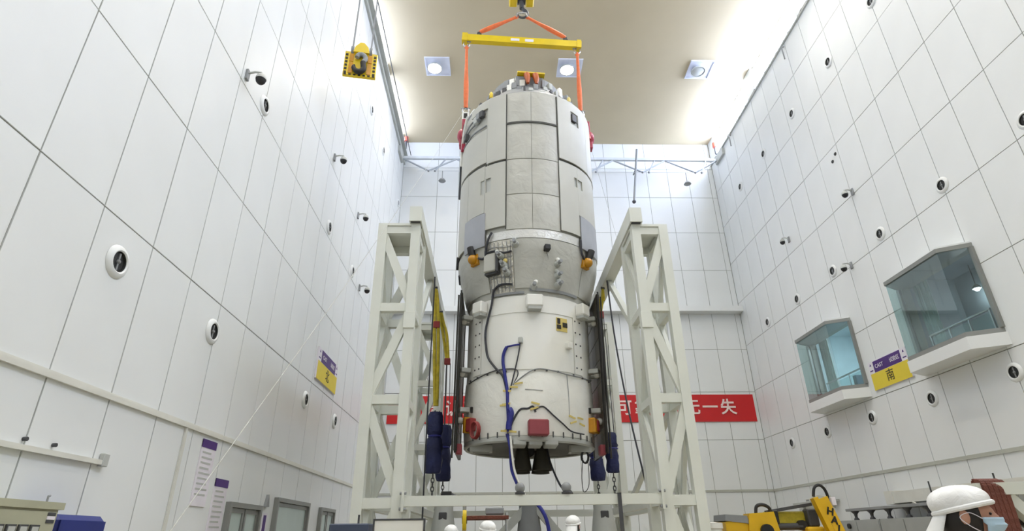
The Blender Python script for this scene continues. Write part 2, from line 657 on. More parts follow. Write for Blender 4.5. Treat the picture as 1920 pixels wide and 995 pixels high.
for (u, v, lab) in ((829, 338, 'small dome lamp under the truss near the left wall'), (1289, 344, 'small dome lamp under the truss near the bright right corner')):
    p = at(u, v, 22.35)
    t = thing('truss_lamp', lab, 'lamp', p, group='dome lamps under the truss')
    MB().tube([(0, 0, 17.04 - p.z), (0, 0, 0.08)], 0.02, 6).build('drop_rod', 'mid_grey', t)
    MB().lathe([(0.03, 0.1), (0.12, 0.06), (0.17, -0.03), (0.15, -0.05), (0.0, -0.07)], 14).build('dome', 'mid_grey', t)
p = at(1189, 378, 22.2)
q = at(1194, 280, 22.2)
t = thing('hanging_pole', 'thin grey steel pole hanging from the truss right of the spacecraft', 'pole', p)
MB().cyl((0, 0, 0), tuple(q - p), 0.05, 10).build('shaft', 'mid_grey', t)
MB().ball((0, 0, 0), 0.09, n=10, m=8).build('end_knob', 'dark_grey', t)
MB().cyl(tuple((q - p) * 0.62 + Vector((0, -0.06, 0))), tuple((q - p) * 0.62 + Vector((0, 0.5, 0))), 0.035, 8).build('clamp', 'mid_grey', t)

# ---------------------------------------------------------------- round wall nozzles
nz_ring = MB().lathe([(0.125, 0.0), (0.125, 0.035), (0.14, 0.045), (0.17, 0.04), (0.2, 0.012), (0.205, 0.0)], 28).data('outer_ring', 'panel')
nz_bowl = MB().lathe([(0.126, 0.032), (0.118, 0.0), (0.09, 0.006), (0.0, 0.006)], 28).data('inner_bowl', 'speaker')
nz_flap = MB().box(-0.105, 0.105, -0.012, 0.012, 0.008, 0.02).ball((0, 0.0, 0.014), 0.028, n=10, m=6).data('nozzle_flap', 'mid_grey')


def wall_nozzle(side, y, z, label):
    x = WL if side == 'L' else WR
    t = thing('wall_nozzle', label, 'air nozzle', (x, y, z), (0, PI / 2 if side == 'L' else -PI / 2, 0), group='round air nozzles in the side walls')
    for nm, me in (('outer_ring', nz_ring), ('inner_bowl', nz_bowl), ('nozzle_flap', nz_flap)):
        link(nm, me, t)


ordn = ['first', 'second', 'third', 'fourth', 'fifth', 'sixth', 'seventh']
for row, z, yy in (('lowest', 4.6, [11.5, 14.0, 16.5, 18.95, 21.4]), ('middle', 9.22, [9.05, 11.48, 13.95, 16.45, 18.85, 21.3]), ('highest', 15.5, [11.44, 13.78, 16.31, 18.75, 21.16])):
    for i, y in enumerate(yy):
        wall_nozzle('R', y, z, 'dark round nozzle in the right wall, %s row, %s from the frame edge' % (row, ordn[i]))
for row, z, yy in (('lowest', 4.6, [6.25, 8.79, 13.75, 16.51]), ('middle', 9.22, [8.87, 13.7, 16.53]), ('highest', 15.7, [16.58, 19.0, 23.0])):
    for i, y in enumerate(yy):
        wall_nozzle('L', y, z, 'dark round nozzle in the left wall, %s row, %s from the frame edge' % (row, ordn[i]))


# ---------------------------------------------------------------- dome cameras on wall arms
def dome_camera(side, y, z, label):
    x, s = (WL, 1) if side == 'L' else (WR, -1)
    t = thing('dome_camera', label, 'camera', (x, y, z), group='dome cameras on the side walls')
    t.scale = (0.72, 0.72, 0.72)
    MB().cbox((s * 0.03, 0, 0.16), (0.06, 0.14, 0.3)).build('wall_bracket', 'mid_grey', t)
    MB().tube([(s * 0.03, 0, 0.22), (s * 0.2, 0, 0.26), (s * 0.36, 0, 0.24), (s * 0.38, 0, 0.16)], 0.028, 8).build('arm', 'light_grey', t)
    MB().lathe([(0.03, 0.18), (0.1, 0.14), (0.13, 0.06), (0.13, 0.02)], 16, (s * 0.38, 0, 0)).build('housing', 'light_grey', t)
    MB().lathe([(0.125, 0.02), (0.11, -0.05), (0.07, -0.1), (0.0, -0.12)], 16, (s * 0.38, 0, 0)).build('dome', 'black', t)


for y, z, lab in ((14.5, 10.85, 'dome camera on the right wall under the two small bolt holes'), (18.45, 11.3, 'dome camera on the right wall, farthest from the viewer'), (15.5, 8.85, 'dome camera on the right wall just above the smaller bay window')):
    dome_camera('R', y, z, lab)
for y, z, lab in ((8.0, 9.05, 'dome camera high on the left wall, nearest the viewer'), (13.3, 11.1, 'dome camera on the left wall halfway up, beside the second nozzle row'), (16.4, 11.05, 'dome camera on the left wall above and behind the left gantry frame'), (17.6, 9.0, 'dome camera on the left wall, lowest of the four there')):
    dome_camera('L', y, z, lab)
for dy, dz, lab in ((0, 0, 'upper of two small black bolt holes high in the right wall'), (0.22, -0.14, 'lower of two small black bolt holes high in the right wall')):
    o = MB().lathe([(0.0, 0.02), (0.05, 0.02), (0.06, 0.0)], 12, axis='x').build('bolt_hole', 'black')
    o.scale = (-1, 1, 1)
    o.location = (WR, 14.75 + dy, 12.55 + dz)
    tag(o, lab, 'bolt', 'bolt holes in the right wall')
for k, (y, z) in enumerate(((15.7, 17.8), (21.0, 17.85))):
    o = MB().tube([(WR - 0.02, y, z + 0.35), (WR - 0.12, y - 0.02, z + 0.3), (WR - 0.14, y - 0.05, z - 0.3)], 0.025, 6).build('drop_cable', 'mid_grey')
    tag(o, 'short grey cable drop below the right crane rail, %s the back wall' % ('far from', 'close to')[k], 'cable', 'cable drops below the right rail')


# ---------------------------------------------------------------- bay windows with the rooms behind
def bay_window(idx, dy, lit):
    d = 0.58
    y0, y1, y2, y3 = 11.35 + dy, 11.68 + dy, 13.60 + dy, 13.93 + dy
    z0, z1 = 5.49, 7.50
    xw, xo = WR, WR - d
    plan = [(xw, y0), (xo, y1), (xo, y2), (xw, y3)]

    def slab(za, zb, g):
        return [(xw + 0.0, y0 - g, za), (xo - g, y1 - g * 0.6, za), (xo - g, y2 + g * 0.6, za), (xw, y3 + g, za)], (0, 0, zb - za)
    w = struct(MB().prism(*slab(z0 - 0.34, z0 - 0.06, 0.05)).build('window_%d' % idx, 'panel'))
    MB().prism(*slab(z0 - 0.06, z0 + 0.05, 0.02)).build('sill_frame', 'frame_grey', w)
    MB().prism(*slab(z1 - 0.03, z1 + 0.07, 0.035)).build('head_frame', 'frame_grey', w)
    MB().prism(*slab(z1 + 0.07, z1 + 0.12, 0.0)).build('head_cap', 'panel', w)
    for (x, y) in (plan[0], plan[3]):
        MB().box(x - 0.07, x + 0.02, y - 0.05, y + 0.05, z0 + 0.05, z1 - 0.03).build('jamb', 'frame_grey', w)
    for a, b in ((0, 1), (1, 2), (2, 3)):
        p, q = Vector(plan[a]), Vector(plan[b])
        n = Vector((-(q - p).y, (q - p).x)).normalized() * 0.006
        MB().prism([(p.x - n.x, p.y - n.y, z0 + 0.05), (q.x - n.x, q.y - n.y, z0 + 0.05), (q.x + n.x, q.y + n.y, z0 + 0.05), (p.x + n.x, p.y + n.y, z0 + 0.05)], (0, 0, z1 - z0 - 0.08)).build('glass_pane', 'glass', w)
    # room behind
    ra, rb = y0 - 0.35, y3 + 0.35
    xi, xe, zf, zc = WR + 0.26, WR + 1.9, 4.95, 7.95
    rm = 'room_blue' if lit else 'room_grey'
    r = MB()
    r.box(xi, xe, ra, rb, zf - 0.1, zf).box(xi, xe, ra, rb, zc, zc + 0.1).box(xi, xe, ra - 0.1, ra, zf, zc).box(xi, xe, rb, rb + 0.1, zf, zc).box(xe, xe + 0.1, ra - 0.1, rb + 0.1, zf - 0.1, zc + 0.1)
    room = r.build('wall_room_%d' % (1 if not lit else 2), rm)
    struct(room)
    # balustrade just inside the glass
    who = 'darker larger' if not lit else 'brighter smaller'
    t = thing('balustrade', 'glass balustrade with steel handrail inside the %s bay window' % who, 'railing', (0, 0, zf), group='balustrades in the bay windows')
    xb = WR + 0.12
    MB().tube([(xb, y0 + 0.28, 1.12), (xb, y3 - 0.35, 1.12)], 0.028, 8).build('handrail', 'chrome', t)
    for k in range(4):
        yy = y0 + 0.3 + (y3 - y0 - 0.7) * k / 3
        MB().bar((xb, yy, 0.55), (xb, yy, 1.12), 0.035, 0.035).build('post', 'chrome', t)
    for k in range(3):
        ya = y0 + 0.33 + (y3 - y0 - 0.7) * k / 3
        yb = y0 + 0.27 + (y3 - y0 - 0.7) * (k + 1) / 3
        MB().box(xb - 0.005, xb + 0.005, ya, yb, 0.6, 1.05).build('infill_pane', 'glass', t)
    # curtain at the far jamb
    c = MB()
    pts = []
    for k in range(25):
        yy = y3 - 0.55 + 0.5 * k / 24
        pts.append((WR + 0.36 + 0.035 * math.sin(k * 1.35), yy))
    for k in range(24):
        a, b = pts[k], pts[k + 1]
        c.prism([(a[0], a[1], zf + 0.02), (b[0], b[1], zf + 0.02), (b[0] + 0.012, b[1], zf + 0.02), (a[0] + 0.012, a[1], zf + 0.02)], (0, 0, 2.7))
    tag(c.build('curtain', 'curtain'), 'pleated grey green curtain at the far side of the %s bay window' % who, 'curtain', 'curtains in the bay windows')
    if lit:
        for k, (yy, zz, lab) in enumerate(((y0 + 0.6, 7.3, 'picture frame on the rear wall of the bright bay room, near the lamp'), (y0 + 1.45, 7.3, 'picture frame on the rear wall of the bright bay room, middle one'), (y0 + 1.05, 6.85, 'picture frame on the rear wall of the bright bay room, lowest one'))):
            f = thing('picture_frame', lab, 'picture', (xe, yy, zz), group='picture frames in the bright bay room')
            MB().box(-0.04, 0, -0.24, 0.24, -0.18, 0.18).build('frame', 'dark_grey', f)
            MB().box(-0.05, -0.03, -0.2, 0.2, -0.14, 0.14).build('picture_sheet', 'mid_grey', f)
        lamp = thing('ceiling_downlight', 'bright round downlight in the ceiling of the smaller bay room', 'ceiling light', (WR + 1.0, y0 + 0.5, zc))
        MB().lathe([(0.0, -0.03), (0.16, -0.03), (0.17, 0.0)], 18).build('diffuser', 'room_lamp', lamp)
        MB().lathe([(0.17, 0.0), (0.2, 0.0), (0.2, -0.045), (0.17, -0.045)], 18).build('rim', 'light_grey', lamp)
        l = bpy.data.lights.new('downlight', 'AREA')
        l.shape = 'DISK'
        l.size = 0.3
        l.energy = 50
        l.color = (0.85, 0.95, 1.0)
        lo = bpy.data.objects.new('downlight', l)
        COL.objects.link(lo)
        lo.parent = lamp
        lo.location = (0, 0, -0.06)
        cx, cy = WR + 0.8, y0 + 0.9
        ch = thing('armchair', 'dark blue padded armchair behind the railing of the smaller bay window', 'chair', (cx, cy, zf))
        MB().cbox((0, 0, 0.4), (0.6, 0.62, 0.2)).build('seat', 'desk_navy', ch)
        MB().cbox((-0.05, 0.34, 0.75), (0.6, 0.16, 0.8)).build('backrest', 'desk_navy', ch)
        for s in (-1, 1):
            MB().cbox((s * 0.34, 0, 0.55), (0.1, 0.6, 0.12)).build('armrest', 'dark_grey', ch)
            for q in (-1, 1):
                MB().cyl((s * 0.27, q * 0.26, 0), (s * 0.27, q * 0.26, 0.34), 0.025, 8).build('leg', 'chrome', ch)
    else:
        b = thing('whiteboard', 'white board on the near side wall of the darker bay room', 'board', (WR + 0.9, ra + 0.02, 6.5))
        MB().box(-0.45, 0.45, 0, 0.03, -0.4, 0.5).build('board_surface', 'sign_white', b)
        MB().box(-0.48, 0.48, 0, 0.05, -0.44, -0.4).box(-0.48, 0.48, 0, 0.05, 0.5, 0.54).build('board_frame', 'chrome', b)
        ds = thing('control_desk', 'long navy control desk at the back of the darker bay room', 'desk', (xe - 0.6, (y0 + y3) / 2, zf))
        MB().cbox((0, 0, 0.95), (0.75, 2.4, 0.06)).build('desk_top', 'desk_navy', ds)
        for q in (-1, 1):
            MB().cbox((0, q * 1.1, 0.46), (0.65, 0.06, 0.92)).build('side_panel', 'desk_navy', ds)
        MB().cbox((0.3, 0, 0.5), (0.04, 2.2, 0.85)).build('back_panel', 'desk_navy', ds)
        sp = thing('spot_lamp', 'small round lamp glowing dimly in the darker bay room', 'lamp', (xe - 0.3, y3 - 0.6, 7.3))
        MB().lathe([(0.03, 0.1), (0.09, 0.03), (0.1, -0.02)], 14).build('lamp_shade', 'light_grey', sp)
        MB().ball((0, 0, -0.02), 0.07, n=10, m=8).build('bulb', 'room_lamp', sp)
        MB().cyl((0, 0, 0.1), (0, 0, 0.65), 0.012, 6).build('cord', 'dark_grey', sp)
        l = bpy.data.lights.new('bulb_light', 'POINT')
        l.energy = 10
        l.shadow_soft_size = 0.09
        lo = bpy.data.objects.new('bulb_light', l)
        COL.objects.link(lo)
        lo.parent = sp
        lo.location = (0, 0, -0.14)


bay_window(nwin, 0.0, False)
bay_window(nwin + 1, WSH, True)


# ---------------------------------------------------------------- direction signs, posters
def wall_sign(side, ya, yb, char, label):
    """white board, purple strip with lettering, yellow field with one big character"""
    x, s = (WL, 1) if side == 'L' else (WR, -1)
    rz = PI / 2 if side == 'L' else -PI / 2
    t = thing('direction_sign', label, 'sign', (x + s * 0.02, (ya + yb) / 2, 5.25), (PI / 2, 0, rz))
    wd = yb - ya
    MB().box(-wd / 2, wd / 2, 0, 0.80, -0.02, 0.02).build('board', 'sign_white', t)
    MB().box(-wd / 2 + 0.02, wd / 2 - 0.02, 0.0, 0.46, 0.015, 0.026).build('yellow_field', 'sign_yellow', t)
    MB().box(-wd * 0.36, wd * 0.36, 0.47, 0.78, 0.015, 0.026).build('purple_strip', 'sign_purple', t)
    o = text_mesh(char, 0.34, 'big_character', 'sign_text', t, 0.001)
    o.location = (0, 0.24, 0.027)
    o = text_mesh('CAST', 0.15, 'lettering', 'sign_white', t)
    o.location = (-wd * 0.21, 0.62, 0.027)
    o = text_mesh('试验区', 0.14, 'lettering', 'sign_white', t)
    o.location = (wd * 0.2, 0.62, 0.027)
    for sx in (-1, 1):
        MB().prism([(sx * wd * 0.44 - 0.04, 0.68, 0.018), (sx * wd * 0.44 + 0.04, 0.68, 0.018), (sx * wd * 0.44, 0.75, 0.018)], (0, 0, 0.006)).build('emblem', 'sign_purple', t)
        MB().box(sx * wd * 0.44 - 0.07, sx * wd * 0.44 + 0.07, 0.53, 0.56, 0.018, 0.024).build('emblem', 'sign_purple', t)


wall_sign('R', 14.35, 16.0, '南', 'yellow and purple sign with the character 南 between the two bay windows')
wall_sign('L', 14.2, 16.1, '北', 'yellow and purple sign with the character 北 on the left wall')
for (y, zt_, h, lab) in ((9.46, 3.03, 0.95, 'tall notice poster with purple header below the left wall rail'), (10.15, 2.52, 0.9, 'lower notice poster with dark header beside the glazed doors')):
    t = thing('wall_poster', lab, 'poster', (WL, y, zt_ - h), group='notice posters on the left wall')
    MB().box(0, 0.015, -0.24, 0.24, 0, h).build('sheet', 'sign_white', t)
    MB().box(0.004, 0.02, -0.24, 0.24, h - 0.12, h).build('header', 'sign_purple', t)
    for k in range(9):
        MB().box(0.01, 0.018, -0.19, 0.1 + 0.09 * ((k * 37) % 10) / 10, h - 0.2 - k * 0.075, h - 0.175 - k * 0.075).build('text_line', 'light_grey', t)

# red banner on the back wall
t = thing('slogan_banner', 'long red slogan banner with white Chinese characters across the back wall', 'banner', ((-4.28 + 10.75) / 2, YB - 0.03, 6.31))
wd = 15.03
bn = MB()
N = 60
for k in range(N):
    x0, x1 = -wd / 2 + wd * k / N, -wd / 2 + wd * (k + 1) / N
    f = lambda x: -0.012 + 0.008 * math.sin(x * 2.1) + 0.005 * math.sin(x * 5.3)
    bn.prism([(x0, f(x0), -0.55), (x1, f(x1), -0.55), (x1, f(x1) + 0.012, -0.55), (x0, f(x0) + 0.012, -0.55)], (0, 0, 1.1))
bn.build('cloth', 'banner', t)
chars = '严肃认真周到细致稳妥可靠万无一失'
for i, c in enumerate(chars):
    g, k = divmod(i, 4)
    u = 781 + g * 161 + k * 34
    p = at(u, 766, YB - 0.05)
    o = text_mesh(c, 0.66, 'banner_character', 'banner_text', t, 0.012)
    o.rotation_euler = (PI / 2, 0, 0)
    o.location = (p.x - t.location.x, -0.032, 0)

# doors in the left wall
for i, (ya, yb, zt_, kind) in enumerate(((10.55, 11.85, 2.12, 2), (12.8, 14.9, 2.32, 1), (16.1, 17.35, 2.28, 2))):
    d = MB()
    d.box(WL, WL + 0.09, ya - 0.08, ya, 0, zt_ + 0.08).box(WL, WL + 0.09, yb, yb + 0.08, 0, zt_ + 0.08).box(WL, WL + 0.09, ya, yb, zt_, zt_ + 0.08)
    dr = struct(d.build('door_%d' % (i + 1), 'frame_grey'))
    for k in range(kind):
        a, b = ya + (yb - ya) * k / kind + 0.02, ya + (yb - ya) * (k + 1) / kind - 0.02
        lf = MB().box(WL, WL + 0.05, a, a + 0.07, 0, zt_ - 0.01).box(WL, WL + 0.05, b - 0.07, b, 0, zt_ - 0.01).box(WL, WL + 0.05, a + 0.07, b - 0.07, zt_ - 0.08, zt_ - 0.01).box(WL, WL + 0.05, a + 0.07, b - 0.07, 0, 0.12).build('door_leaf', 'frame_grey', dr)
        MB().box(WL + 0.015, WL + 0.03, a + 0.07, b - 0.07, 0.12, zt_ - 0.08).build('glazing', 'door_glass', lf)
    MB().tube([(WL + 0.05, yb - 0.15, 1.0), (WL + 0.1, yb - 0.15, 1.0), (WL + 0.1, yb - 0.3, 1.0)], 0.012, 6).build('door_handle', 'chrome', dr)
t = thing('door_notice', 'small purple notice strip on the wall between the glazed doors', 'notice', (WL, 12.3, 1.75))
MB().box(0, 0.015, -0.13, 0.13, 0, 0.34).build('sheet', 'sign_white', t)
MB().box(0.006, 0.02, -0.07, 0.07, 0.02, 0.3).build('print', 'sign_purple', t)
t = thing('exit_lamp', 'small triangular lamp on the left wall above the door notice', 'lamp', (WL, 12.25, 2.2))
MB().prism([(0, -0.08, 0), (0, 0.08, 0), (0, 0, 0.22)], (0.06, 0, 0)).build('housing', 'mid_grey', t)

# conduits on the left wall
t = thing('cable_conduit', 'short white cable conduit with end box low on the left wall', 'conduit', (WL, 0, 2.42))
MB().box(0, 0.05, 3.0, 6.95, -0.025, 0.025).build('duct', 'trim_white', t)
MB().cbox((0.03, 6.97, 0.03), (0.06, 0.1, 0.14)).build('end_box', 'light_grey', t)
for y in (5.75, 6.15):
    MB().cyl((0.0, y, 0.08), (0.04, y, 0.08), 0.02, 8).build('screw_cap', 'dark_grey', t)
o = MB().box(WL, WL + 0.03, 8.62, 8.67, 0.2, Z0 - 0.06).build('vertical_conduit', 'trim_white')
tag(o, 'thin vertical white conduit under the left wall rail', 'conduit')

# ================================================================== THE SPACECRAFT
craft = thing('cargo_spacecraft', 'large grey and white cylindrical cargo spacecraft hanging upright from orange slings', 'spacecraft', (0.765, 12.84, 3.27), (0, math.radians(0.8), 0))
PROF = [(1.372, 0.0), (1.4, 0.06), (1.4, 3.02), (1.43, 3.2), (1.52, 3.62), (1.645, 4.08), (1.685, 4.3), (1.69, 4.5), (1.69, 8.44)]


def Rz(z):
    for (r0, z0), (r1, z1) in zip(PROF, PROF[1:]):
        if z0 <= z <= z1:
            return r0 + (r1 - r0) * (z - z0) / max(1e-6, z1 - z0)
    return PROF[-1][0] if z > PROF[-1][1] else PROF[0][0]


def cp(a, z, off=0.0):
    a = math.radians(a)
    r = Rz(z) + off
    return Vector((r * math.sin(a), -r * math.cos(a), z))


def patch(name, a0, a1, z0, z1, off, th, m, holes=(), parent=craft, skew=0.0, puff=0.0):
    """curved plate on the hull from angle a0 to a1 (degrees from the viewer's side), z0 to z1"""
    an = sorted(set([a0 + (a1 - a0) * k / max(2, int(abs(a1 - a0) / 4)) for k in range(max(2, int(abs(a1 - a0) / 4)) + 1)] + [h[i] for h in holes for i in (0, 1)]))
    zn = [z0 + (z1 - z0) * k / 4 for k in range(5)] + [h[i] for h in holes for i in (2, 3)]
    zn += [q[1] for q in PROF if z0 < q[1] < z1]
    zn = sorted(set(zn))
    bm = bmesh.new()
    g = {}
    for i, a in enumerate(an):
        for j, z in enumerate(zn):
            fa, fz = (a - a0) / (a1 - a0), (z - z0) / (z1 - z0)
            pf = puff * (16 * fa * (1 - fa) * fz * (1 - fz)) ** 0.5
            g[i, j] = bm.verts.new(cp(a, z + skew * (fa - 0.5), off + pf))
    for i in range(len(an) - 1):
        for j in range(len(zn) - 1):
            am, zm = (an[i] + an[i + 1]) / 2, (zn[j] + zn[j + 1]) / 2
            if any(h[0] < am < h[1] and h[2] < zm < h[3] for h in holes):
                continue
            bm.faces.new((g[i, j], g[i + 1, j], g[i + 1, j + 1], g[i, j + 1]))
    bmesh.ops.delete(bm, geom=[v for v in bm.verts if not v.link_faces], context='VERTS')
    # inner skin and rim
    base = list(bm.faces)
    ring = [e for e in bm.edges if len(e.link_faces) == 1]
    mp = {}
    for v in list(bm.verts):
        d = Vector((v.co.x, v.co.y, 0)).normalized()
        mp[v] = bm.verts.new(v.co - d * th)
    for f in base:
        bm.faces.new([mp[v] for v in reversed(f.verts)])
    for e in ring:
        a, b = e.verts
        bm.faces.new((a, b, mp[b], mp[a]))
    bmesh.ops.recalc_face_normals(bm, faces=bm.faces)
    for e in bm.edges:
        e.smooth = e.calc_face_angle(0) < 0.7
    for f in bm.faces:
        f.smooth = True
    me = bpy.data.meshes.new(name)
    bm.to_mesh(me)
    bm.free()
    me.materials.append(MATS[m])
    return link(name, me, parent)


def surf_tube(name, pts, r, m, off=0.03, parent=craft, n=6):
    """cable along hull points (angle, z), smoothed"""
    P = [cp(a, z, off) if len(q) == 2 else None for q in pts for a, z in [q[:2]]]
    out = []
    for i in range(len(P) - 1):
        p0, p1, p2, p3 = P[max(i - 1, 0)], P[i], P[i + 1], P[min(i + 2, len(P) - 1)]
        for k in range(6):
            t = k / 6
            out.append(0.5 * ((2 * p1) + (p2 - p0) * t + (2 * p0 - 5 * p1 + 4 * p2 - p3) * t * t + (3 * p1 - p0 - 3 * p2 + p3) * t ** 3))
    out.append(P[-1])
    return MB().tube(out, r, n).build(name, m, parent)


def smooth_path(P, k=6):
    P = [Vector(p) for p in P]
    out = []
    for i in range(len(P) - 1):
        p0, p1, p2, p3 = P[max(i - 1, 0)], P[i], P[i + 1], P[min(i + 2, len(P) - 1)]
        for j in range(k):
            t = j / k
            out.append(0.5 * ((2 * p1) + (p2 - p0) * t + (2 * p0 - 5 * p1 + 4 * p2 - p3) * t * t + (3 * p1 - p0 - 3 * p2 + p3) * t ** 3))
    out.append(P[-1])
    return out


def hull_box(name, a, z, w, h, d, m, off=0.0, parent=craft, tilt=0.0):
    """bevelled box standing on the hull at (a, z): w across, h high, d deep"""
    c = cp(a, z, off + d / 2)
    R = Matrix.Rotation(math.radians(a), 3, 'Z') @ Matrix.Rotation(tilt, 3, 'Y')
    return MB().cbox(c, (w, d, h), R).build(name, m, parent)


# hull
MB().lathe([(1.33, 0.02), (1.372, 0.0), (1.405, 0.03), (1.405, 0.1), (1.39, 0.12)], 72).build('base_ring', 'light_grey', craft)
MB().lathe([(1.39, 0.1), (1.39, 3.05)], 72).build('service_module', 'white_plain', craft)
MB().lathe([(r - 0.02, z) for r, z in PROF[2:8]], 72).build('adapter_cone', 'blanket', craft)
MB().lathe([(1.67, 4.48), (1.67, 8.4)], 72).build('cargo_module', 'blanket', craft)
MB().lathe([(1.66, 8.36), (1.69, 8.44), (1.66, 8.5), (1.5, 8.6), (1.15, 9.15), (0.95, 9.42)], 72).build('forward_cone', 'mid_grey', craft)
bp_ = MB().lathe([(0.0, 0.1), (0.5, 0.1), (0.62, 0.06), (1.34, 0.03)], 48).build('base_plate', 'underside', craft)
# docking mechanism on top
MB().lathe([(0.95, 9.3), (0.98, 9.42), (0.98, 9.62), (0.9, 9.66), (0.74, 9.66), (0.7, 9.5)], 48).build('docking_ring', 'mid_grey', craft)
for k in range(3):
    a = k * 120 + 5
    R = Matrix.Rotation(math.radians(a), 3, 'Z')
    q = MB()
    q.prism([R @ Vector((x, -0.72, z)) for x, z in ((-0.28, 9.6), (0.28, 9.6), (0.17, 9.9), (-0.17, 9.9))], R @ Vector((0, 0.06, 0)))
    q.build('guide_petal', 'mid_grey', craft)
random.seed(3)
for k in range(16):
    a = -100 + k * 13.3
    r = 1.0 + random.uniform(0, 0.25)
    z = 9.42 - (r - 0.95) * 1.32
    R = Matrix.Rotation(math.radians(a), 3, 'Z')
    h = random.uniform(0.12, 0.3)
    MB().cbox(R @ Vector((0, -r, z + h / 2 - 0.05)), (random.uniform(0.07, 0.16), random.uniform(0.08, 0.15), h), R).build('latch_unit', random.choice(['light_grey', 'mid_grey', 'silver', 'white_plain', 'mid_grey']), craft)
for k in range(34):
    a = -105 + k * 6.3
    r = random.uniform(1.18, 1.52)
    z = 8.6 + (1.5 - r) * 1.57
    R = Matrix.Rotation(math.radians(a), 3, 'Z')
    h = random.uniform(0.08, 0.24)
    MB().cbox(R @ Vector((0, -r, z + h / 2 - 0.06)), (random.uniform(0.05, 0.14), random.uniform(0.06, 0.12), h), R).build('rim_unit', random.choice(['light_grey', 'mid_grey', 'dark_grey', 'white_plain', 'light_grey', 'plate_blue']), craft)
# front docking target: grey box with two orange cups under a yellow visor
R = Matrix.Rotation(math.radians(4), 3, 'Z')
MB().prism([R @ Vector(q) for q in ((-0.4, -1.15, 9.12), (0.4, -1.15, 9.12), (0.34, -1.15, 9.44), (-0.4, -1.15, 9.44))], R @ Vector((0, 0.2, 0.05))).build('target_box', 'mid_grey', craft)
MB().cbox(R @ Vector((0.0, -1.13, 9.5)), (0.74, 0.26, 0.05), R).build('target_visor', 'yellow', craft)
for x in (-0.1, 0.13):
    MB().tube([R @ Vector((x, -1.3, 9.08)), R @ Vector((x, -1.29, 9.25)), R @ Vector((x - 0.02, -1.24, 9.42))], [0.04, 0.075, 0.09], 12).build('target_cup', 'cup_orange', craft)
for a, z, m in ((-41, 8.5, 'yellow'), (48, 8.52, 'tag_yellow')):
    MB().cyl(cp(a, 8.5, -0.22), cp(a, 8.5, -0.22) + Vector((0, 0, 0.34)), 0.03, 8).build('antenna_mast', 'light_grey', craft)
    MB().lathe([(0.0, 0.0), (0.045, 0.02), (0.05, 0.16), (0.025, 0.21), (0, 0.22)], 12, cp(a, 8.5, -0.22) + Vector((0, 0, 0.2))).build('antenna_cap', m, craft)
hull_box('top_fitting', -78, 8.52, 0.2, 0.32, 0.16, 'light_grey', -0.16)
hull_box('top_fitting', -64, 8.5, 0.26, 0.2, 0.16, 'white_plain', -0.2)
hull_box('top_fitting', 60, 8.5, 0.12, 0.22, 0.12, 'light_grey', -0.14)

# centre strip of quilted blankets: two columns, four rows
for (z0, z1) in ((7.5, 8.43), (6.42, 7.46), (5.45, 6.4), (4.53, 5.43)):
    for (a0, a1) in ((-19.0, 1.05), (1.35, 23.2)):
        patch('thermal_blanket', a0, a1, z0, z1, 0.006, 0.03, 'blanket', puff=0.018)
patch('seam_strip', -19, 23.5, 7.455, 7.505, 0.03, 0.04, 'dark_gap')
# outer plates, upper and lower rows
patch('radiator_plate', -36.5, -19.6, 6.43, 8.4, 0.05, 0.03, 'plate_grey')
patch('radiator_plate', -86, -37.0, 6.5, 7.5, 0.035, 0.03, 'plate_grey')
patch('radiator_plate', -58, -37.0, 8.16, 8.4, 0.035, 0.03, 'plate_grey')
patch('radiator_plate', -130, -87.0, 6.5, 8.4, 0.035, 0.03, 'plate_grey')
patch('radiator_plate', -37.5, -19.6, 4.62, 6.36, 0.05, 0.03, 'plate_grey', holes=[(-37.0, -32.0, 5.62, 6.0)])
patch('radiator_plate', -58, -38.0, 5.1, 6.4, 0.04, 0.03, 'plate_grey', holes=[(-42.3, -38.5, 5.62, 6.0)])
patch('radiator_plate', -130, -58.6, 4.4, 6.42, 0.035, 0.03, 'plate_grey')
patch('radiator_plate', 24.0, 58.0, 6.52, 8.4, 0.05, 0.03, 'plate_grey', holes=[(37.5, 47.0, 7.72, 8.12)])
patch('radiator_plate', 58.6, 130.0, 6.52, 8.4, 0.045, 0.03, 'plate_grey')
patch('radiator_plate', 23.4, 41.5, 4.55, 6.44, 0.05, 0.03, 'plate_grey', holes=[(38.0, 41.0, 5.86, 6.12)])
patch('radiator_plate', 42.0, 70.0, 5.12, 6.46, 0.04, 0.03, 'plate_grey', holes=[(42.3, 48.0, 5.86, 6.12)])
patch('radiator_plate', 70.6, 130.0, 4.4, 6.44, 0.035, 0.03, 'plate_grey')
patch('radiator_plate', 131, 229, 4.4, 8.4, 0.03, 0.03, 'plate_grey')
patch('seam_strip', -36.5, -19.6, 6.36, 6.42, 0.012, 0.03, 'dark_gap')
patch('seam_strip', -85, -38.0, 6.42, 6.48, 0.01, 0.03, 'dark_gap')
patch('seam_strip', 23.5, 85.0, 6.455, 6.51, 0.012, 0.03, 'dark_gap')
for (a0, a1, z0, z1) in ((-37.2, -32, 5.62, 6.0), (-42.3, -38.2, 5.62, 6.0), (38.0, 48.0, 5.86, 6.12), (37.5, 47.0, 7.72, 8.12)):
    patch('recess_cover', a0, a1, z0, z1, 0.012, 0.02, 'light_grey')
patch('seam_strip', -19.55, -19.05, 4.55, 8.4, 0.03, 0.03, 'dark_gap')
patch('seam_strip', 23.25, 23.95, 4.55, 8.4, 0.03, 0.03, 'dark_gap')
# round sensor on the right upper plate
c = cp(40, 6.67, 0.05)
MB().lathe([(0.0, -0.01), (0.09, -0.01), (0.1, 0.012), (0.115, 0.015), (0.12, 0.0)], 18, axis='y').build('round_port', 'dark_grey', craft)
o = craft.children[-1]
o.location = c
o.rotation_euler = (0, 0, math.radians(40) )
o.scale = (1, -1, 1)
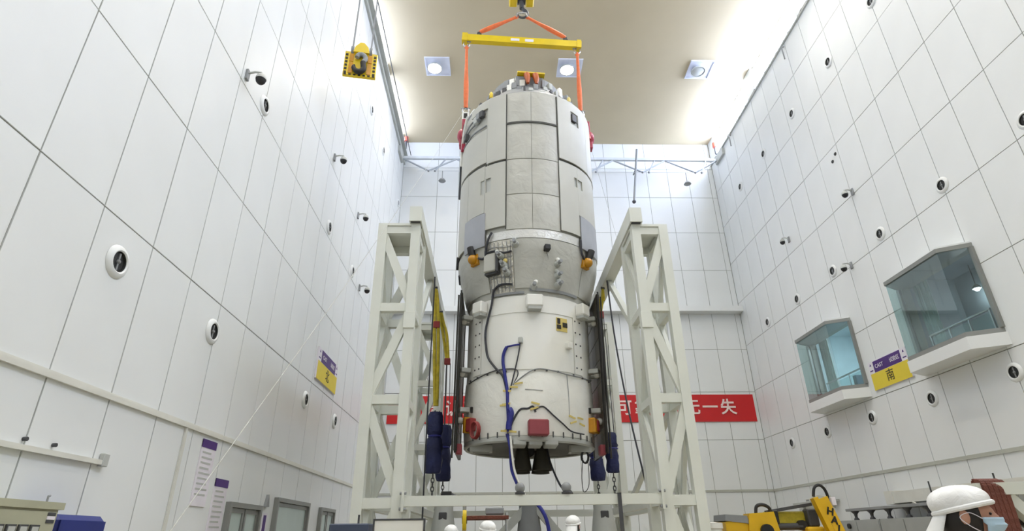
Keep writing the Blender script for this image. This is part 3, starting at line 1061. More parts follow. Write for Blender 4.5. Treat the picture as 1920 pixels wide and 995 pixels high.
# open equipment bay, upper left: brackets and bars between plates
for z, a0, a1 in ((8.02, -72, -44), (7.86, -76, -46), (7.6, -74, -38)):
    surf_tube('bay_bar', [(a0, z - 0.06), ((a0 + a1) / 2, z), (a1, z + 0.02)], 0.022, 'mid_grey', 0.03)
for a, z, m in ((-47, 8.02, 'mid_grey'), (-43, 8.03, 'dark_grey'), (-50, 7.95, 'light_grey'), (-66, 7.72, 'dark_grey'), (-76, 7.62, 'pink_red')):
    hull_box('bay_unit', a, z, 0.13, 0.2, 0.1, m, 0.0)
surf_tube('edge_hose', [(-66, 8.35), (-72, 8.1), (-78, 7.8), (-82, 7.5), (-84, 7.2)], 0.035, 'white_plain', 0.06)
surf_tube('edge_hose', [(-72, 8.3), (-80, 7.9), (-86, 7.4), (-90, 6.9), (-90, 6.3)], 0.03, 'cable_black', 0.06)
hull_box('bay_unit', 41, 7.93, 0.16, 0.22, 0.08, 'dark_grey', 0.0)
surf_tube('bay_bar', [(36, 8.05), (44, 7.98), (50, 7.75)], 0.02, 'mid_grey', 0.03)
# lifting lugs where the vertical slings attach
for a in (-90, 90):
    MB().ball(cp(a, 8.32, 0.06), 0.15, 0.2, 0.22, 14, 10).build('lug_pad', 'pink_red', craft)
    hull_box('lifting_lug', a, 8.5, 0.34, 0.62, 0.1, 'pink_red', -0.02)
    hull_box('lug_bracket', a, 8.15, 0.22, 0.4, 0.14, 'pink_red', 0.0)
    surf_tube('lug_rib', [(a - 9, 8.1), (a - 5, 8.35), (a, 8.68), (a + 5, 8.35), (a + 9, 8.1)], 0.04, 'red_bright', 0.05)

# silver band and quilted lower section
patch('foil_band', -36, 41, 4.3, 4.5, 0.01, 0.03, 'silver')
patch('thermal_blanket', -14, 48, 3.2, 4.28, 0.012, 0.03, 'blanket', puff=0.03)
patch('thermal_blanket', 48.5, 120, 3.2, 4.3, 0.014, 0.03, 'blanket', puff=0.03)
patch('thermal_blanket', -120, -38, 3.2, 4.3, 0.014, 0.03, 'blanket', puff=0.03)
patch('foil_panel', -37, -14.6, 3.1, 4.28, 0.004, 0.02, 'foil')
for k in range(7):
    a = -36 + k * 3.4
    surf_tube('harness_wire', [(a, 3.15), (a + random.uniform(-1, 1), 3.5), (a + random.uniform(-1, 1), 3.9), (a, 4.25)], 0.008, 'mid_grey', 0.02, n=5)
for k in range(5):
    z = 3.25 + k * 0.22
    surf_tube('harness_wire', [(-36, z), (-28, z + 0.02), (-20, z - 0.02), (-15, z)], 0.008, 'mid_grey', 0.02, n=5)
# grey-blue cover plates either side
patch('cover_plate', -59.5, -36.3, 4.22, 5.06, 0.075, 0.03, 'plate_blue')
patch('cover_plate', 42.0, 68.0, 4.25, 5.08, 0.075, 0.03, 'plate_blue')
# amber lamps with black sockets
for a, z in ((-48.8, 4.0), (50.0, 3.98)):
    c = cp(a, z, 0.1)
    lamp = MB().ball(c, 0.115, n=16, m=12).build('amber_lamp', 'amber', craft)
    s_ = 1 if a > 0 else -1
    d = Vector((0.10 * s_ * (1 if a > 0 else 0.6), 0, 0.3))
    MB().tube([c + Vector((0, 0, 0.07)), c + d * 0.5, c + d], [0.075, 0.085, 0.085], 14).build('lamp_socket', 'black', lamp)
    MB().cbox(cp(a, z, 0.02), (0.24, 0.1, 0.26), Matrix.Rotation(math.radians(a), 3, 'Z')).build('lamp_base', 'amber', lamp)
# electronics box, valves and fittings on the lower section
hull_box('electronics_box', -33, 3.8, 0.3, 0.42, 0.13, 'plate_grey', 0.0)
hull_box('box_connector', -26.9, 3.78, 0.07, 0.44, 0.12, 'dark_grey', 0.0)
hull_box('box_foot', -32.5, 3.56, 0.34, 0.05, 0.13, 'dark_grey', 0.0)
random.seed(11)
for a, z in ((-12, 4.15), (-22, 3.72), (-20, 3.55), (22, 3.5), (23, 3.3), (2, 3.22), (21, 3.75), (-24, 3.92)):
    c = cp(a, z, 0.0)
    d = (cp(a, z, 1.0) - c).normalized()
    v = MB().cyl(c, c + d * 0.14, 0.085, 12, 0.06).build('valve', 'light_grey', craft)
    MB().cyl(c + d * 0.13, c + d * 0.24, 0.04, 10).build('valve_stem', 'mid_grey', v)
    MB().ball(c + d * 0.1 + Vector((random.uniform(-0.07, 0.07), 0, 0.08)), 0.05, n=10, m=8).build('valve_cap', random.choice(['white_plain', 'tag_yellow', 'light_grey']), v)
hull_box('star_sensor', 11.5, 4.05, 0.13, 0.13, 0.16, 'black', 0.0)
surf_tube('sensor_wire', [(11.5, 4.0), (13, 3.85), (12.5, 3.6)], 0.01, 'dark_grey', 0.03)
patch('lower_trim', -1.5, 46, 3.13, 3.19, 0.03, 0.03, 'mid_grey')
patch('lower_trim', -37, -6, 3.07, 3.12, 0.03, 0.03, 'mid_grey')
surf_tube('hull_cable', [(-44, 4.0), (-40, 3.95), (-37, 3.98), (-36, 4.1), (-33, 4.35), (-30, 4.5)], 0.028, 'cable_black', 0.06)
surf_tube('hull_cable', [(-36, 4.05), (-28, 4.05), (-21, 3.98), (-15, 4.0)], 0.022, 'cable_black', 0.05)
surf_tube('hull_cable', [(41, 4.45), (42, 4.2), (46, 4.05), (52, 4.02)], 0.025, 'cable_black', 0.06)
surf_tube('hull_cable', [(-85, 4.2), (-76, 4.4)], 0.03, 'cable_black', 0.05)
surf_tube('hull_cable', [(-88, 3.85), (-80, 3.98)], 0.03, 'cable_black', 0.05)

# service module: quilted skirt, blocks, boxes
patch('module_blanket', -70, 75, 0.12, 1.36, 0.005, 0.02, 'blanket_white', puff=0.04)
patch('module_blanket', 75.5, 180, 0.12, 1.36, 0.005, 0.02, 'blanket_white', puff=0.03)
patch('module_blanket', -180, -70.5, 0.12, 1.36, 0.005, 0.02, 'blanket_white', puff=0.03)
patch('module_panel', -48, 40, 1.42, 2.62, 0.008, 0.02, 'white_plain')
patch('module_panel', 41, 52, 1.42, 2.72, 0.014, 0.02, 'white_plain')
patch('module_panel', -60, -49, 1.42, 2.72, 0.014, 0.02, 'white_plain')
patch('module_panel', -58, 52, 2.66, 3.04, 0.008, 0.02, 'white_plain')
for a in (-57, -51, 43, 49.5):
    for k in range(5):
        hull_box('fastener', a, 1.55 + k * 0.26, 0.03, 0.03, 0.015, 'dark_grey', 0.012)
for a, w_ in ((2.2, 0.36), (-47, 0.3), (50, 0.28)):
    hull_box('thruster_fairing', a, 2.86, w_, 0.27, 0.22, 'white_plain', 0.0)
    hull_box('fairing_lip', a, 2.7, w_ * 0.8, 0.08, 0.2, 'light_grey', 0.0)
surf_tube('seam_cord', [(-68, 1.32), (-50, 1.36), (-36, 1.42), (-25, 1.44), (-14, 1.42), (-12, 1.3), (-18, 1.02)], 0.012, 'dark_grey', 0.02)
surf_tube('seam_cord', [(-16, 1.1), (-6, 1.3), (4, 1.42), (18, 1.4), (30, 1.36), (45, 1.36), (70, 1.42)], 0.013, 'mid_grey', 0.03)
for a in (-64, -52, -40, -30, -22, 2, 12, 22, 38, 50, 62):
    hull_box('cord_clip', a, 1.37 + 0.03 * math.cos(math.radians(a * 2)), 0.035, 0.035, 0.03, 'dark_grey', 0.01)
surf_tube('seam_cord', [(30, 1.36), (31, 0.9), (31, 0.5)], 0.008, 'mid_grey', 0.04)
surf_tube('seam_cord', [(-6, 1.0), (8, 0.98)], 0.008, 'mid_grey', 0.05)
# long cables and blue harness down the front
surf_tube('main_cable', [(-16, 3.28), (-26, 3.3), (-33, 3.2), (-36, 2.9), (-42, 2.35), (-41, 1.95), (-38, 1.7), (-30, 1.45), (-24, 1.28), (-21, 1.0)], 0.024, 'cable_black', 0.05)
surf_tube('probe_cable', [(-9.5, 2.0), (-11, 1.75), (-14, 1.4), (-18, 1.0)], 0.014, 'cable_black', 0.05)
hull_box('probe_socket', -9.3, 2.02, 0.09, 0.12, 0.1, 'light_grey', 0.0)
surf_tube('white_blue_cord', [(-10, 1.93), (-15, 1.92), (-21, 1.9)], 0.02, 'cable_blue', 0.05)
har = surf_tube('blue_harness', [(-21, 1.9), (-23.5, 1.78), (-24.3, 1.6), (-22.5, 1.3), (-20.5, 1.0), (-20, 0.7), (-19.5, 0.45), (-19.4, 0.18)], 0.034, 'cable_blue', 0.05, n=8)
surf_tube('harness_bundle', [(-18.5, 0.62), (-17.0, 0.55), (-17.5, 0.45), (-18.5, 0.35), (-19, 0.22)], 0.06, 'cable_blue', 0.07, parent=har, n=8)
for a, z in ((-20.5, 0.98), (-15, 1.05), (-21, 0.72), (-23, 0.7), (-19, 0.2), (-22, 0.2), (-16, 0.18), (2, 0.72), (1, 0.62), (34, 0.4), (33, 0.5), (42, 0.5), (44, 0.38), (-11, 1.12)):
    o = hull_box('yellow_tag', a, z, 0.17, 0.035, 0.012, 'tag_yellow', 0.06, tilt=random.uniform(-0.35, 0.35))
for k, a in enumerate(range(-56, 62, 9)):
    hull_box('base_clip', a, 0.14, 0.02, 0.11, 0.02, 'dark_grey', 0.02)
# red covers, amber boxes
hull_box('red_cover', 3.6, 0.24, 0.4, 0.3, 0.2, 'red_cover', 0.02)
surf_tube('cover_wire', [(-19, 0.2), (-15, 0.42), (-10, 0.6), (-4, 0.62), (0, 0.66), (2, 0.55)], 0.02, 'cable_black', 0.05)
surf_tube('cover_wire', [(2, 0.6), (8, 0.66), (16, 0.5), (24, 0.35), (32, 0.22), (46, 0.2)], 0.015, 'cable_black', 0.06)
hull_box('amber_box', -63, 0.42, 0.1, 0.32, 0.16, 'amber', 0.0)
hull_box('amber_box', 62, 0.42, 0.28, 0.3, 0.16, 'amber', 0.0)
hull_box('red_cover', 63, 0.42, 0.12, 0.22, 0.19, 'red_hose', 0.0)
hull_box('red_cover', -56, 0.4, 0.2, 0.26, 0.14, 'red_hose', 0.02)
c = cp(-47, 0.26, 0.12)
hose = MB()
for k in range(3):
    hose.tube([c + Matrix.Rotation(math.radians(-47), 3, 'Z') @ Vector((0.11 * math.cos(t), -0.035 * k, 0.16 * math.sin(t))) for t in [i * PI / 8 for i in range(16)]], 0.017, 6, True)
hose.build('red_hose_coil', 'red_hose', craft)
# little panel with two dark labels, a bracket, side brackets
patch('label_plate', 22, 33, 2.28, 2.58, 0.022, 0.02, 'tag_yellow')
hull_box('label_square', 24.3, 2.5, 0.07, 0.12, 0.012, 'black', 0.022)
hull_box('label_square', 24.3, 2.37, 0.1, 0.09, 0.012, 'hazard_black', 0.022)
hull_box('label_square', 30.5, 2.43, 0.12, 0.1, 0.012, 'hazard_black', 0.022)
hull_box('small_bracket', 33, 1.98, 0.12, 0.14, 0.12, 'white_plain', 0.0)
for a in (-68, 68):
    for z in (0.75, 2.8, 1.6):
        hull_box('side_bracket', a, z, 0.16, 0.1, 0.22, 'light_grey', 0.0)
    hull_box('sensor_block', a * 0.86, 0.72, 0.05, 0.12, 0.05, 'black', 0.02)
# engines and fittings under the base
for x, y in ((-0.16, -0.3), (0.26, -0.3), (-0.16, 0.32), (0.26, 0.32)):
    MB().lathe([(0.12, 0.05), (0.13, -0.05), (0.17, -0.25), (0.2, -0.42), (0.185, -0.42), (0.11, -0.04), (0.0, 0.0)], 24, (x, y, 0)).build('engine_nozzle', 'nozzle', craft)
for x in (-0.26, 0.05, 0.36):
    MB().cbox((x, -1.12, 0.0), (0.26, 0.5, 0.12)).build('engine_bracket', 'light_grey', craft)
for s_ in (-1, 1):
    c = Vector((s_ * 1.02, -0.5, 0.0))
    fr = MB()
    for a, b in (((-0.2, -0.12), (0.2, -0.12)), ((0.2, -0.12), (0.2, 0.14)), ((0.2, 0.14), (-0.2, 0.14)), ((-0.2, 0.14), (-0.2, -0.12))):
        fr.bar(c + Vector((a[0], a[1], -0.02)), c + Vector((b[0], b[1], -0.02)), 0.06, 0.14)
    fr.build('base_fitting', 'light_grey', craft)
loop = MB()
for k in range(3):
    loop.tube([Vector((1.1 + 0.07 * math.cos(t) + 0.01 * k, -0.62 + 0.03 * k, -0.18 + 0.12 * math.sin(t))) for t in [i * PI / 6 for i in range(12)]], 0.018, 6, True)
loop.build('cable_coil', 'black', craft)
MB().tube(smooth_path([(1.06, -0.62, -0.2), (1.02, -0.62, -0.6), (1.05, -0.62, -0.85), (1.16, -0.62, -0.7), (1.16, -0.62, -0.2)]), 0.008, 6).build('hanging_loop', 'dark_grey', craft)
MB().tube(smooth_path([(-0.5, -1.32, 0.15), (-0.44, -1.36, -0.1), (-0.42, -1.34, -0.4), (-0.38, -1.36, -0.6), (-0.2, -1.5, -0.95), (0.1, -1.7, -1.2), (0.25, -1.75, -1.7), (0.3, -1.8, -3.2)]), 0.034, 8).build('umbilical_cable', 'cable_blue', craft)
MB().tube(smooth_path([(-0.44, -1.38, 0.1), (-0.4, -1.42, -0.3), (-0.34, -1.42, -0.6), (-0.16, -1.56, -1.0)]), 0.022, 6).build('umbilical_sleeve', 'white_plain', craft)
MB().tube(smooth_path([(0.35, -0.4, 0.0), (0.4, -0.7, -0.35), (0.52, -1.3, -0.8), (0.6, -2.2, -0.98), (0.44, -3.2, -1.0)]), 0.022, 6).build('umbilical_cable', 'cable_black', craft)

# folded solar arrays on both sides
for s_, nm in ((-1, 'left'), (1, 'right')):
    X = s_ * 1.535
    root = MB()
    for yy in (-0.82, 0.68):
        root.bar((X, yy, -0.1), (X, yy, 3.3), 0.07, 0.05, (0, 1, 0))
    arr = root.build('solar_array', 'solar_frame', craft)
    arr['label'] = 'folded dark solar array on the %s side' % nm
    for k in range(7):
        z0 = -0.1 + k * 0.485
        for j in range(3):
            y0 = -0.79 + j * 0.49
            MB().box(X - 0.018, X + 0.018, y0 + 0.012, y0 + 0.478, z0 + 0.012, z0 + 0.473).build('solar_panel', 'solar_back', arr)
    for z in (-0.08, 3.3):
        MB().bar((X, -0.82, z), (X, 0.68, z), 0.05, 0.06).build('edge_beam', 'solar_frame', arr)
    for k, dx in enumerate((0.0, 0.055)):
        MB().tube([(X + s_ * dx, -0.9, -0.15 - 0.1 * k), (X + s_ * dx, -0.9, 3.35 - 0.12 * k)], 0.02, 8).build('tension_rod', 'solar_frame', arr)
    for z in (0.55, 1.55, 2.75):
        MB().cyl((s_ * 1.36, -0.35, z), (X, -0.35, z), 0.05, 8).build('hinge_arm', 'light_grey', arr)
        MB().ball((X - s_ * 0.06, -0.5, z), 0.075, n=10, m=8).build('hinge_knob', 'white_plain', arr)
    MB().cbox((s_ * 1.47, -0.6, -0.05), (0.12, 0.24, 0.2)).build('array_foot', 'red_cover', arr)

# ================================================================== LIFTING TACKLE
HK = Vector((0.86, 12.84, 16.4))
BL, BR = Vector((-0.95, 12.84, 15.30)), Vector((2.64, 12.84, 15.06))
bd = (BR - BL).normalized()
bu = Vector((-bd.z, 0, bd.x))
t = thing('spreader_beam', 'long yellow spreader beam hanging on two orange slings above the spacecraft', 'lifting beam', (0, 0, 0))
MB().bar(BL, BR, 0.16, 0.24).build('beam_body', 'yellow', t)
for p in (BL, BR):
    MB().bar(p - bd * 0.02, p + bd * 0.14 if p == BL else p - bd * 0.14, 0.2, 0.3).build('end_sleeve', 'yellow', t)
for f in (0.44, 0.56):
    p = BL.lerp(BR, f)
    MB().bar(p - bd * 0.13 + Vector((0, -0.083, 0)), p + bd * 0.13 + Vector((0, -0.083, 0)), 0.006, 0.1).build('rating_plate', 'sign_white', t)
AL, AR = BL.lerp(BR, 0.135), BL.lerp(BR, 0.865)
for p in (AL, AR):
    q = p + bu * 0.12
    MB().prism([q + Vector((-0.09, -0.02, 0)), q + Vector((0.09, -0.02, 0)), q + Vector((0.05, -0.02, 0.18)), q + Vector((-0.05, -0.02, 0.18))], (0, 0.04, 0)).build('pad_eye', 'dark_grey', t)


def shackle(top, name, label):
    """bow shackle hanging below the point top"""
    s = thing(name, label, 'shackle', top, group='shackles of the lifting tackle')
    MB().tube([(-0.075, 0, 0)] + [(-0.09 * math.cos(a), 0, -0.1 - 0.12 * math.sin(a)) for a in [i * PI / 8 for i in range(9)]] + [(0.075, 0, 0)], 0.022, 8).build('bow', 'chrome', s)
    MB().cyl((-0.13, 0, 0), (0.13, 0, 0), 0.024, 8).build('pin', 'mid_grey', s)


def sling(p0, p1, label, w=0.12, m='orange'):
    p0, p1 = Vector(p0), Vector(p1)
    pts = [p0.lerp(p1, k / 12) for k in range(13)]
    s = thing('lifting_sling', label, 'sling', p0, group='orange lifting slings')
    rr = [0.035, 0.042, 0.045, 0.045, 0.05, 0.055, 0.062, 0.07, 0.072, 0.072, 0.07, 0.065, 0.05]
    MB().tube([p - p0 for p in pts], rr, 10).build('webbing', m, s)
    d = (p1 - p0).normalized()
    for q, a in ((p0, d), (p1, -d)):
        x = a.cross(Vector((0, 1, 0))).normalized()
        MB().tube([q - p0 + a * (0.02 + 0.1 * (1 - math.cos(k * PI / 8)) * 0.5) * 1.0 + x * 0.05 * math.sin(k * PI / 8) for k in range(16)], 0.018, 6, True).build('sling_eye', m, s)


sling(HK + Vector((-0.12, 0, -0.14)), AL + bu * 0.3, 'orange sling from the hook to the left half of the spreader beam')
sling(HK + Vector((0.12, 0, -0.14)), AR + bu * 0.3, 'orange sling from the hook to the right half of the spreader beam')
VL, VR = BL + bd * 0.12, BR - bd * 0.14
EL, ER = Vector((-0.80, 12.84, 12.62)), Vector((2.46, 12.84, 12.55))
shackle(VL - Vector((0, 0, 0.12)), 'shackle', 'steel shackle under the left end of the spreader beam')
shackle(VR - Vector((0, 0, 0.12)), 'shackle', 'steel shackle under the right end of the spreader beam')
sling(VL - Vector((0, 0, 0.3)), EL, 'vertical orange sling from the left end of the spreader beam')
sling(VR - Vector((0, 0, 0.3)), ER, 'vertical orange sling from the right end of the spreader beam')
shackle(EL + Vector((0, 0, -0.02)), 'shackle', 'steel shackle at the upper left shoulder of the spacecraft')
shackle(ER + Vector((0, 0, -0.02)), 'shackle', 'steel shackle at the upper right shoulder of the spacecraft')
for p, s_ in ((EL, 'left'), (ER, 'right')):
    l = thing('load_link', 'white load link with dark slot at the %s shoulder of the spacecraft' % s_, 'load link', p + Vector((0, 0, -0.18)), group='load links')
    MB().cbox((0, 0, -0.16), (0.2, 0.1, 0.34)).build('link_body', 'white_plain', l)
    MB().cbox((0, -0.05, -0.14), (0.1, 0.04, 0.16)).build('slot', 'black', l)
    MB().tube([(0, 0, -0.3), (0, 0, -0.42)], 0.04, 8).build('link_rod', 'pink_red', l)
# main hook with its block
t = thing('crane_hook', 'yellow crane hook block holding the orange slings at the top edge of the picture', 'crane hook', HK)
MB().tube([(0.0, 0, 0.3)] + [(0.02 + 0.16 * math.sin(a), 0, -0.02 + 0.17 * math.cos(a)) for a in [0.3 + i * 0.35 for i in range(13)]], [0.05] + [0.055 - 0.0022 * i for i in range(13)], 10).build('hook', 'dark_grey', t)
MB().cyl((0, 0, 0.2), (0, 0, 0.5), 0.07, 12).build('shank', 'dark_grey', t)
MB().tube([(-0.17, -0.03, -0.2), (-0.15, -0.03, -0.05), (0, -0.03, 0.0), (0.15, -0.03, -0.05), (0.17, -0.03, -0.2)], 0.035, 8).build('master_link', 'chrome', t)
for s_ in (-1, 1):
    MB().cbox((s_ * 0.26, 0, 0.75), (0.26, 0.34, 0.62)).build('block_cheek', 'yellow', t)
    MB().cyl((s_ * 0.3, 0, 0.9), (s_ * 0.3, 0, 3.05), 0.016, 6).build('wire_rope', 'rail_dark', t)
MB().cyl((-0.15, 0, 0.75), (0.15, 0, 0.75), 0.25, 20).build('sheave', 'dark_grey', t)

# second hook block hanging by the left wall
HB = Vector((-3.37, 11.0, 12.42))
t = thing('crane_hook_block', 'yellow and black striped crane hook block hanging on ropes beside the left wall', 'crane hook', HB, (0, 0, math.radians(9)))
MB().cbox((0, 0.06, 0.0), (0.8, 0.1, 0.78)).build('warning_plate', 'yellow', t)
for s_ in (-1, 1):
    for k in range(6):
        MB().box(s_ * 0.345 - 0.03, s_ * 0.345 + 0.03, -0.004, 0.03, -0.34 + k * 0.115, -0.28 + k * 0.115).build('hazard_stripe', 'hazard_black', t)
    MB().box(s_ * 0.225 - 0.05, s_ * 0.225 + 0.05, -0.008, 0.02, -0.33, 0.02).build('side_guard', 'amber', t)
    MB().box(s_ * 0.225 - 0.05, s_ * 0.225 + 0.05, -0.008, 0.02, 0.05, 0.3).build('side_guard', 'amber', t)
for k in range(7):
    MB().box(-0.37 + k * 0.115, -0.31 + k * 0.115, -0.004, 0.03, -0.385, -0.35).build('hazard_stripe', 'hazard_black', t)
S = [(-0.09, 0.14), (-0.06, 0.22), (0.02, 0.25), (0.1, 0.2), (0.12, 0.1), (0.07, 0.0), (0.09, -0.12), (0.1, -0.22), (0.03, -0.31), (-0.07, -0.3), (-0.14, -0.2), (-0.13, -0.12)]
MB().tube(smooth_path([(x, -0.06, z) for x, z in S[:6]], 4), 0.06, 10).build('hook_shank', 'mid_grey', t)
MB().tube(smooth_path([(x, -0.06, z) for x, z in S[5:]], 4), [0.07] * 17 + [0.06] * 4 + [0.05, 0.045, 0.035, 0.03], 10).build('hook', 'black', t)
MB().prism([(-0.2, -0.05, 0.34), (0.2, -0.05, 0.34), (0.16, -0.05, 0.52), (0.05, -0.05, 0.66), (-0.05, -0.05, 0.66), (-0.16, -0.05, 0.52)], (0, 0.22, 0)).build('block_housing', 'yellow', t)
for s_ in (-1, 1):
    MB().cyl((s_ * 0.19, 0.06, 0.44), (s_ * 0.26, 0.06, 0.44), 0.13, 16).build('sheave', 'mid_grey', t)
    for k in range(2):
        MB().cyl((s_ * 0.225, -0.06 + 0.12 * k, 0.44), (s_ * 0.225, -0.06 + 0.12 * k, 7.0), 0.011, 6).build('wire_rope', 'mid_grey', t)

# guide ropes from the shoulders
def rope(p0, p1, label, sag=0.15):
    p0, p1 = Vector(p0), Vector(p1)
    pts = [p0.lerp(p1, k / 16) + Vector((0, 0, -sag * 4 * (k / 16) * (1 - k / 16))) for k in range(17)]
    tag(MB().tube(pts, 0.004, 6).build('guide_rope', 'rope'), label, 'rope', 'guide ropes of the spacecraft')


rope(EL, (-2.55, 4.3, 0.95), 'thin white guide rope from the left spacecraft shoulder down past the left gantry', 0.12)
rope(ER, (6.3, 18.5, 0.9), 'thin white guide rope from the right spacecraft shoulder back to the right', 0.1)

# ================================================================== GANTRY FRAMES
def gantry(sx, xin, xout, label):
    """two lattice towers (front and rear) joined by a top beam; sx: +1 inner side faces +x"""
    t = thing('gantry_frame', label, 'gantry', (0, 0, 0), group='white steel gantry frames')
    L = 0.165
    top = 6.93
    lev = [0.35, 2.1, 3.68, 5.3, top - 0.08]
    for yf in (9.58, 15.1):
        ya, yb = yf, yf + 0.85
        for x in (xin, xout):
            for y in (ya, yb):
                MB().box(x - L / 2, x + L / 2, y - L / 2, y + L / 2, 0.0, top).build('leg', 'steel_white', t)
                MB().box(x - 0.16, x + 0.16, y - 0.16, y + 0.16, 0, 0.03).build('foot_plate', 'steel_white', t)
        MB().box(min(xin, xout) - L / 2, max(xin, xout) + L / 2, ya - L / 2, yb + L / 2, top, top + 0.05).build('cap_plate', 'steel_white', t)
        for z in lev:
            for y in (ya, yb):
                MB().bar((xin, y, z), (xout, y, z), 0.12, 0.15).build('cross_bar', 'steel_white', t)
            for x in (xin, xout):
                MB().bar((x, ya, z), (x, yb, z), 0.11, 0.13).build('side_bar', 'steel_white', t)
        for k in range(len(lev) - 1):
            z0, z1 = lev[k] + 0.04, lev[k + 1] - 0.04
            down_in = (k % 2 == 1)      # top panel falls towards the inner leg
            for y, flip in ((ya, False), (yb, True)):
                a, b = (xout, xin) if (down_in != flip) else (xin, xout)
                MB().bar((a, y, z1), (b, y, z0), 0.09, 0.15).build('diagonal', 'steel_white', t)
            for x, flip in ((xin, False), (xout, True)):
                a, b = (ya, yb) if ((k % 2 == 0) != flip) else (yb, ya)
                MB().bar((x, a, z1), (x, b, z0), 0.07, 0.09).build('diagonal', 'steel_white', t)
        MB().cbox((xin, ya - L / 2 - 0.01, 5.05), (0.2, 0.03, 0.3)).build('gusset_plate', 'steel_white', t)
    MB().box(xin - 0.115, xin + 0.115, 9.4, 16.05, top + 0.05, top + 0.36).build('top_beam', 'steel_white', t)
    MB().box(xin - 0.09, xin + 0.09, 9.42, 9.7, top + 0.045, top + 0.05).build('beam_pad', 'dark_grey', t)
    MB().bar((xin, 10.45, 5.25), (xin, 12.3, top + 0.1), 0.1, 0.12).build('knee_brace', 'steel_white', t)
    MB().bar((xin, 15.1, 5.25), (xin, 13.6, top + 0.1), 0.1, 0.12).build('knee_brace', 'steel_white', t)
    for z in (2.1, 0.35):
        MB().bar((xin, 10.43, z), (xin, 15.1, z), 0.1, 0.13).build('long_bar', 'steel_white', t)
        MB().bar((xout, 10.43, z), (xout, 15.1, z), 0.1, 0.13).build('long_bar', 'steel_white', t)
    MB().bar((xout, 10.43, 3.68), (xout, 15.1, 2.1), 0.09, 0.11).build('long_brace', 'steel_white', t)
    return t


gantry(1, -1.47, -2.08, 'white steel gantry frame to the left of the spacecraft')
gantry(-1, 2.70, 3.22, 'white steel gantry frame to the right of the spacecraft')
for y, lab in ((9.54, 'white horizontal tie beam joining the two gantry frames in front of the spacecraft'), (15.1, 'white horizontal tie beam joining the two gantry frames behind the spacecraft')):
    t = thing('tie_beam', lab, 'beam', (0, y, 2.12), group='tie beams between the gantry frames')
    MB().box(-1.36, 2.6, -0.09, 0.06, -0.075, 0.075).build('beam_body', 'steel_white', t)
    for x in (-1.375, 2.605):
        MB().box(x - 0.02, x + 0.02, -0.13, 0.1, -0.15, 0.15).build('flange', 'steel_white', t)
        for q in (-0.11, 0.11):
            MB().cyl((x - 0.05, -0.1, q), (x + 0.05, -0.1, q), 0.022, 8).build('flange_bolt', 'mid_grey', t)


# ---------------------------------------------------------------- hoists wrapped in blue bags
def hoist(x, y, z_bag0, z_bag1, z_sl, label, dark=False):
    """yellow sling from the top beam, chain, blue bag, lower chain and hook"""
    t = thing('chain_hoist', label, 'hoist', (x, y, 0), group='chain hoists in blue bags')
    zt_ = 6.98
    bx = -1.47 if x < 0.7 else 2.70
    dx = (bx + (0.09 if x < 0.7 else -0.09)) - x
    sl = []
    for s_ in (-1, 1):
        MB().tube(smooth_path([(dx, 0, zt_), (dx * 0.8 + s_ * 0.03, 0, zt_ - 0.3), (dx * 0.4 + s_ * 0.045, 0, (zt_ + z_sl) / 2), (s_ * 0.02, 0, z_sl)], 4), 0.038 if x < 0.7 else 0.026, 8).build('sling_leg', 'yellow_sling', t)
    MB().cyl((dx, 0, zt_ - 0.03), (dx, 0, zt_ + 0.02), 0.05, 10).build('sling_eye', 'dark_grey', t)
    zr = z_sl - 0.06 if z_sl > 5 else 6.05
    MB().cbox((dx * 0.5 if z_sl < 5 else 0, 0, zr), (0.15, 0.11, 0.16)).build('upper_hook', 'red_hose', t)
    MB().tube([(-0.015, 0, z_sl - 0.1), (-0.01, 0, z_bag1)], 0.02, 6).build('load_chain', 'dark_grey', t)
    MB().tube([(0.075, 0.03, z_sl - 0.1), (0.09, 0.03, z_bag1)], 0.01, 6).build('hand_chain', 'dark_grey', t)
    h = z_bag1 - z_bag0
    wf = 1.0 if x < 0.7 else (0.78 if y < 13.5 else 1.0)
    prof = [(0.02, 1.0), (0.13, 0.985), (0.165, 0.9), (0.16, 0.75), (0.175, 0.66), (0.14, 0.6), (0.12, 0.58), (0.15, 0.55), (0.175, 0.4), (0.165, 0.3), (0.18, 0.2), (0.175, 0.06), (0.15, 0.0), (0.1, 0.02)]
    bm = MB().lathe([(r * wf, z_bag0 + f * h) for r, f in prof], 18)
    rnd = random.Random(int((x + 5) * 100 + y * 10))
    bm.v = [(vx * (1 + 0.12 * rnd.uniform(-1, 1)), vy * 0.8 * (1 + 0.1 * rnd.uniform(-1, 1)), vz) for vx, vy, vz in bm.v]
    bag = bm.build('blue_bag', 'bag_blue', t)
    MB().lathe([(0.132, z_bag0 + 0.57 * h), (0.145, z_bag0 + 0.585 * h), (0.132, z_bag0 + 0.6 * h)], 16).build('bag_tie', 'cable_blue', bag)
    zl = 2.25
    k = 0
    z = z_bag0
    while z > zl + 0.2:
        o = MB().tube([(0.03 * math.cos(a) * (1 if k % 2 else 0.15), 0.03 * math.cos(a) * (0.15 if k % 2 else 1), z - 0.05 + 0.055 * math.sin(a)) for a in [i * PI / 4 for i in range(8)]], 0.011, 5, True)
        o.build('chain_link', 'dark_grey', t)
        z -= 0.085
        k += 1
    MB().tube([(0, 0, z)] + [(0.07 * math.sin(a), 0, z - 0.11 + 0.07 * math.cos(a)) for a in [0.2 + i * 0.45 for i in range(10)]], 0.02, 8).build('lower_hook', 'dark_grey', t)
    return t


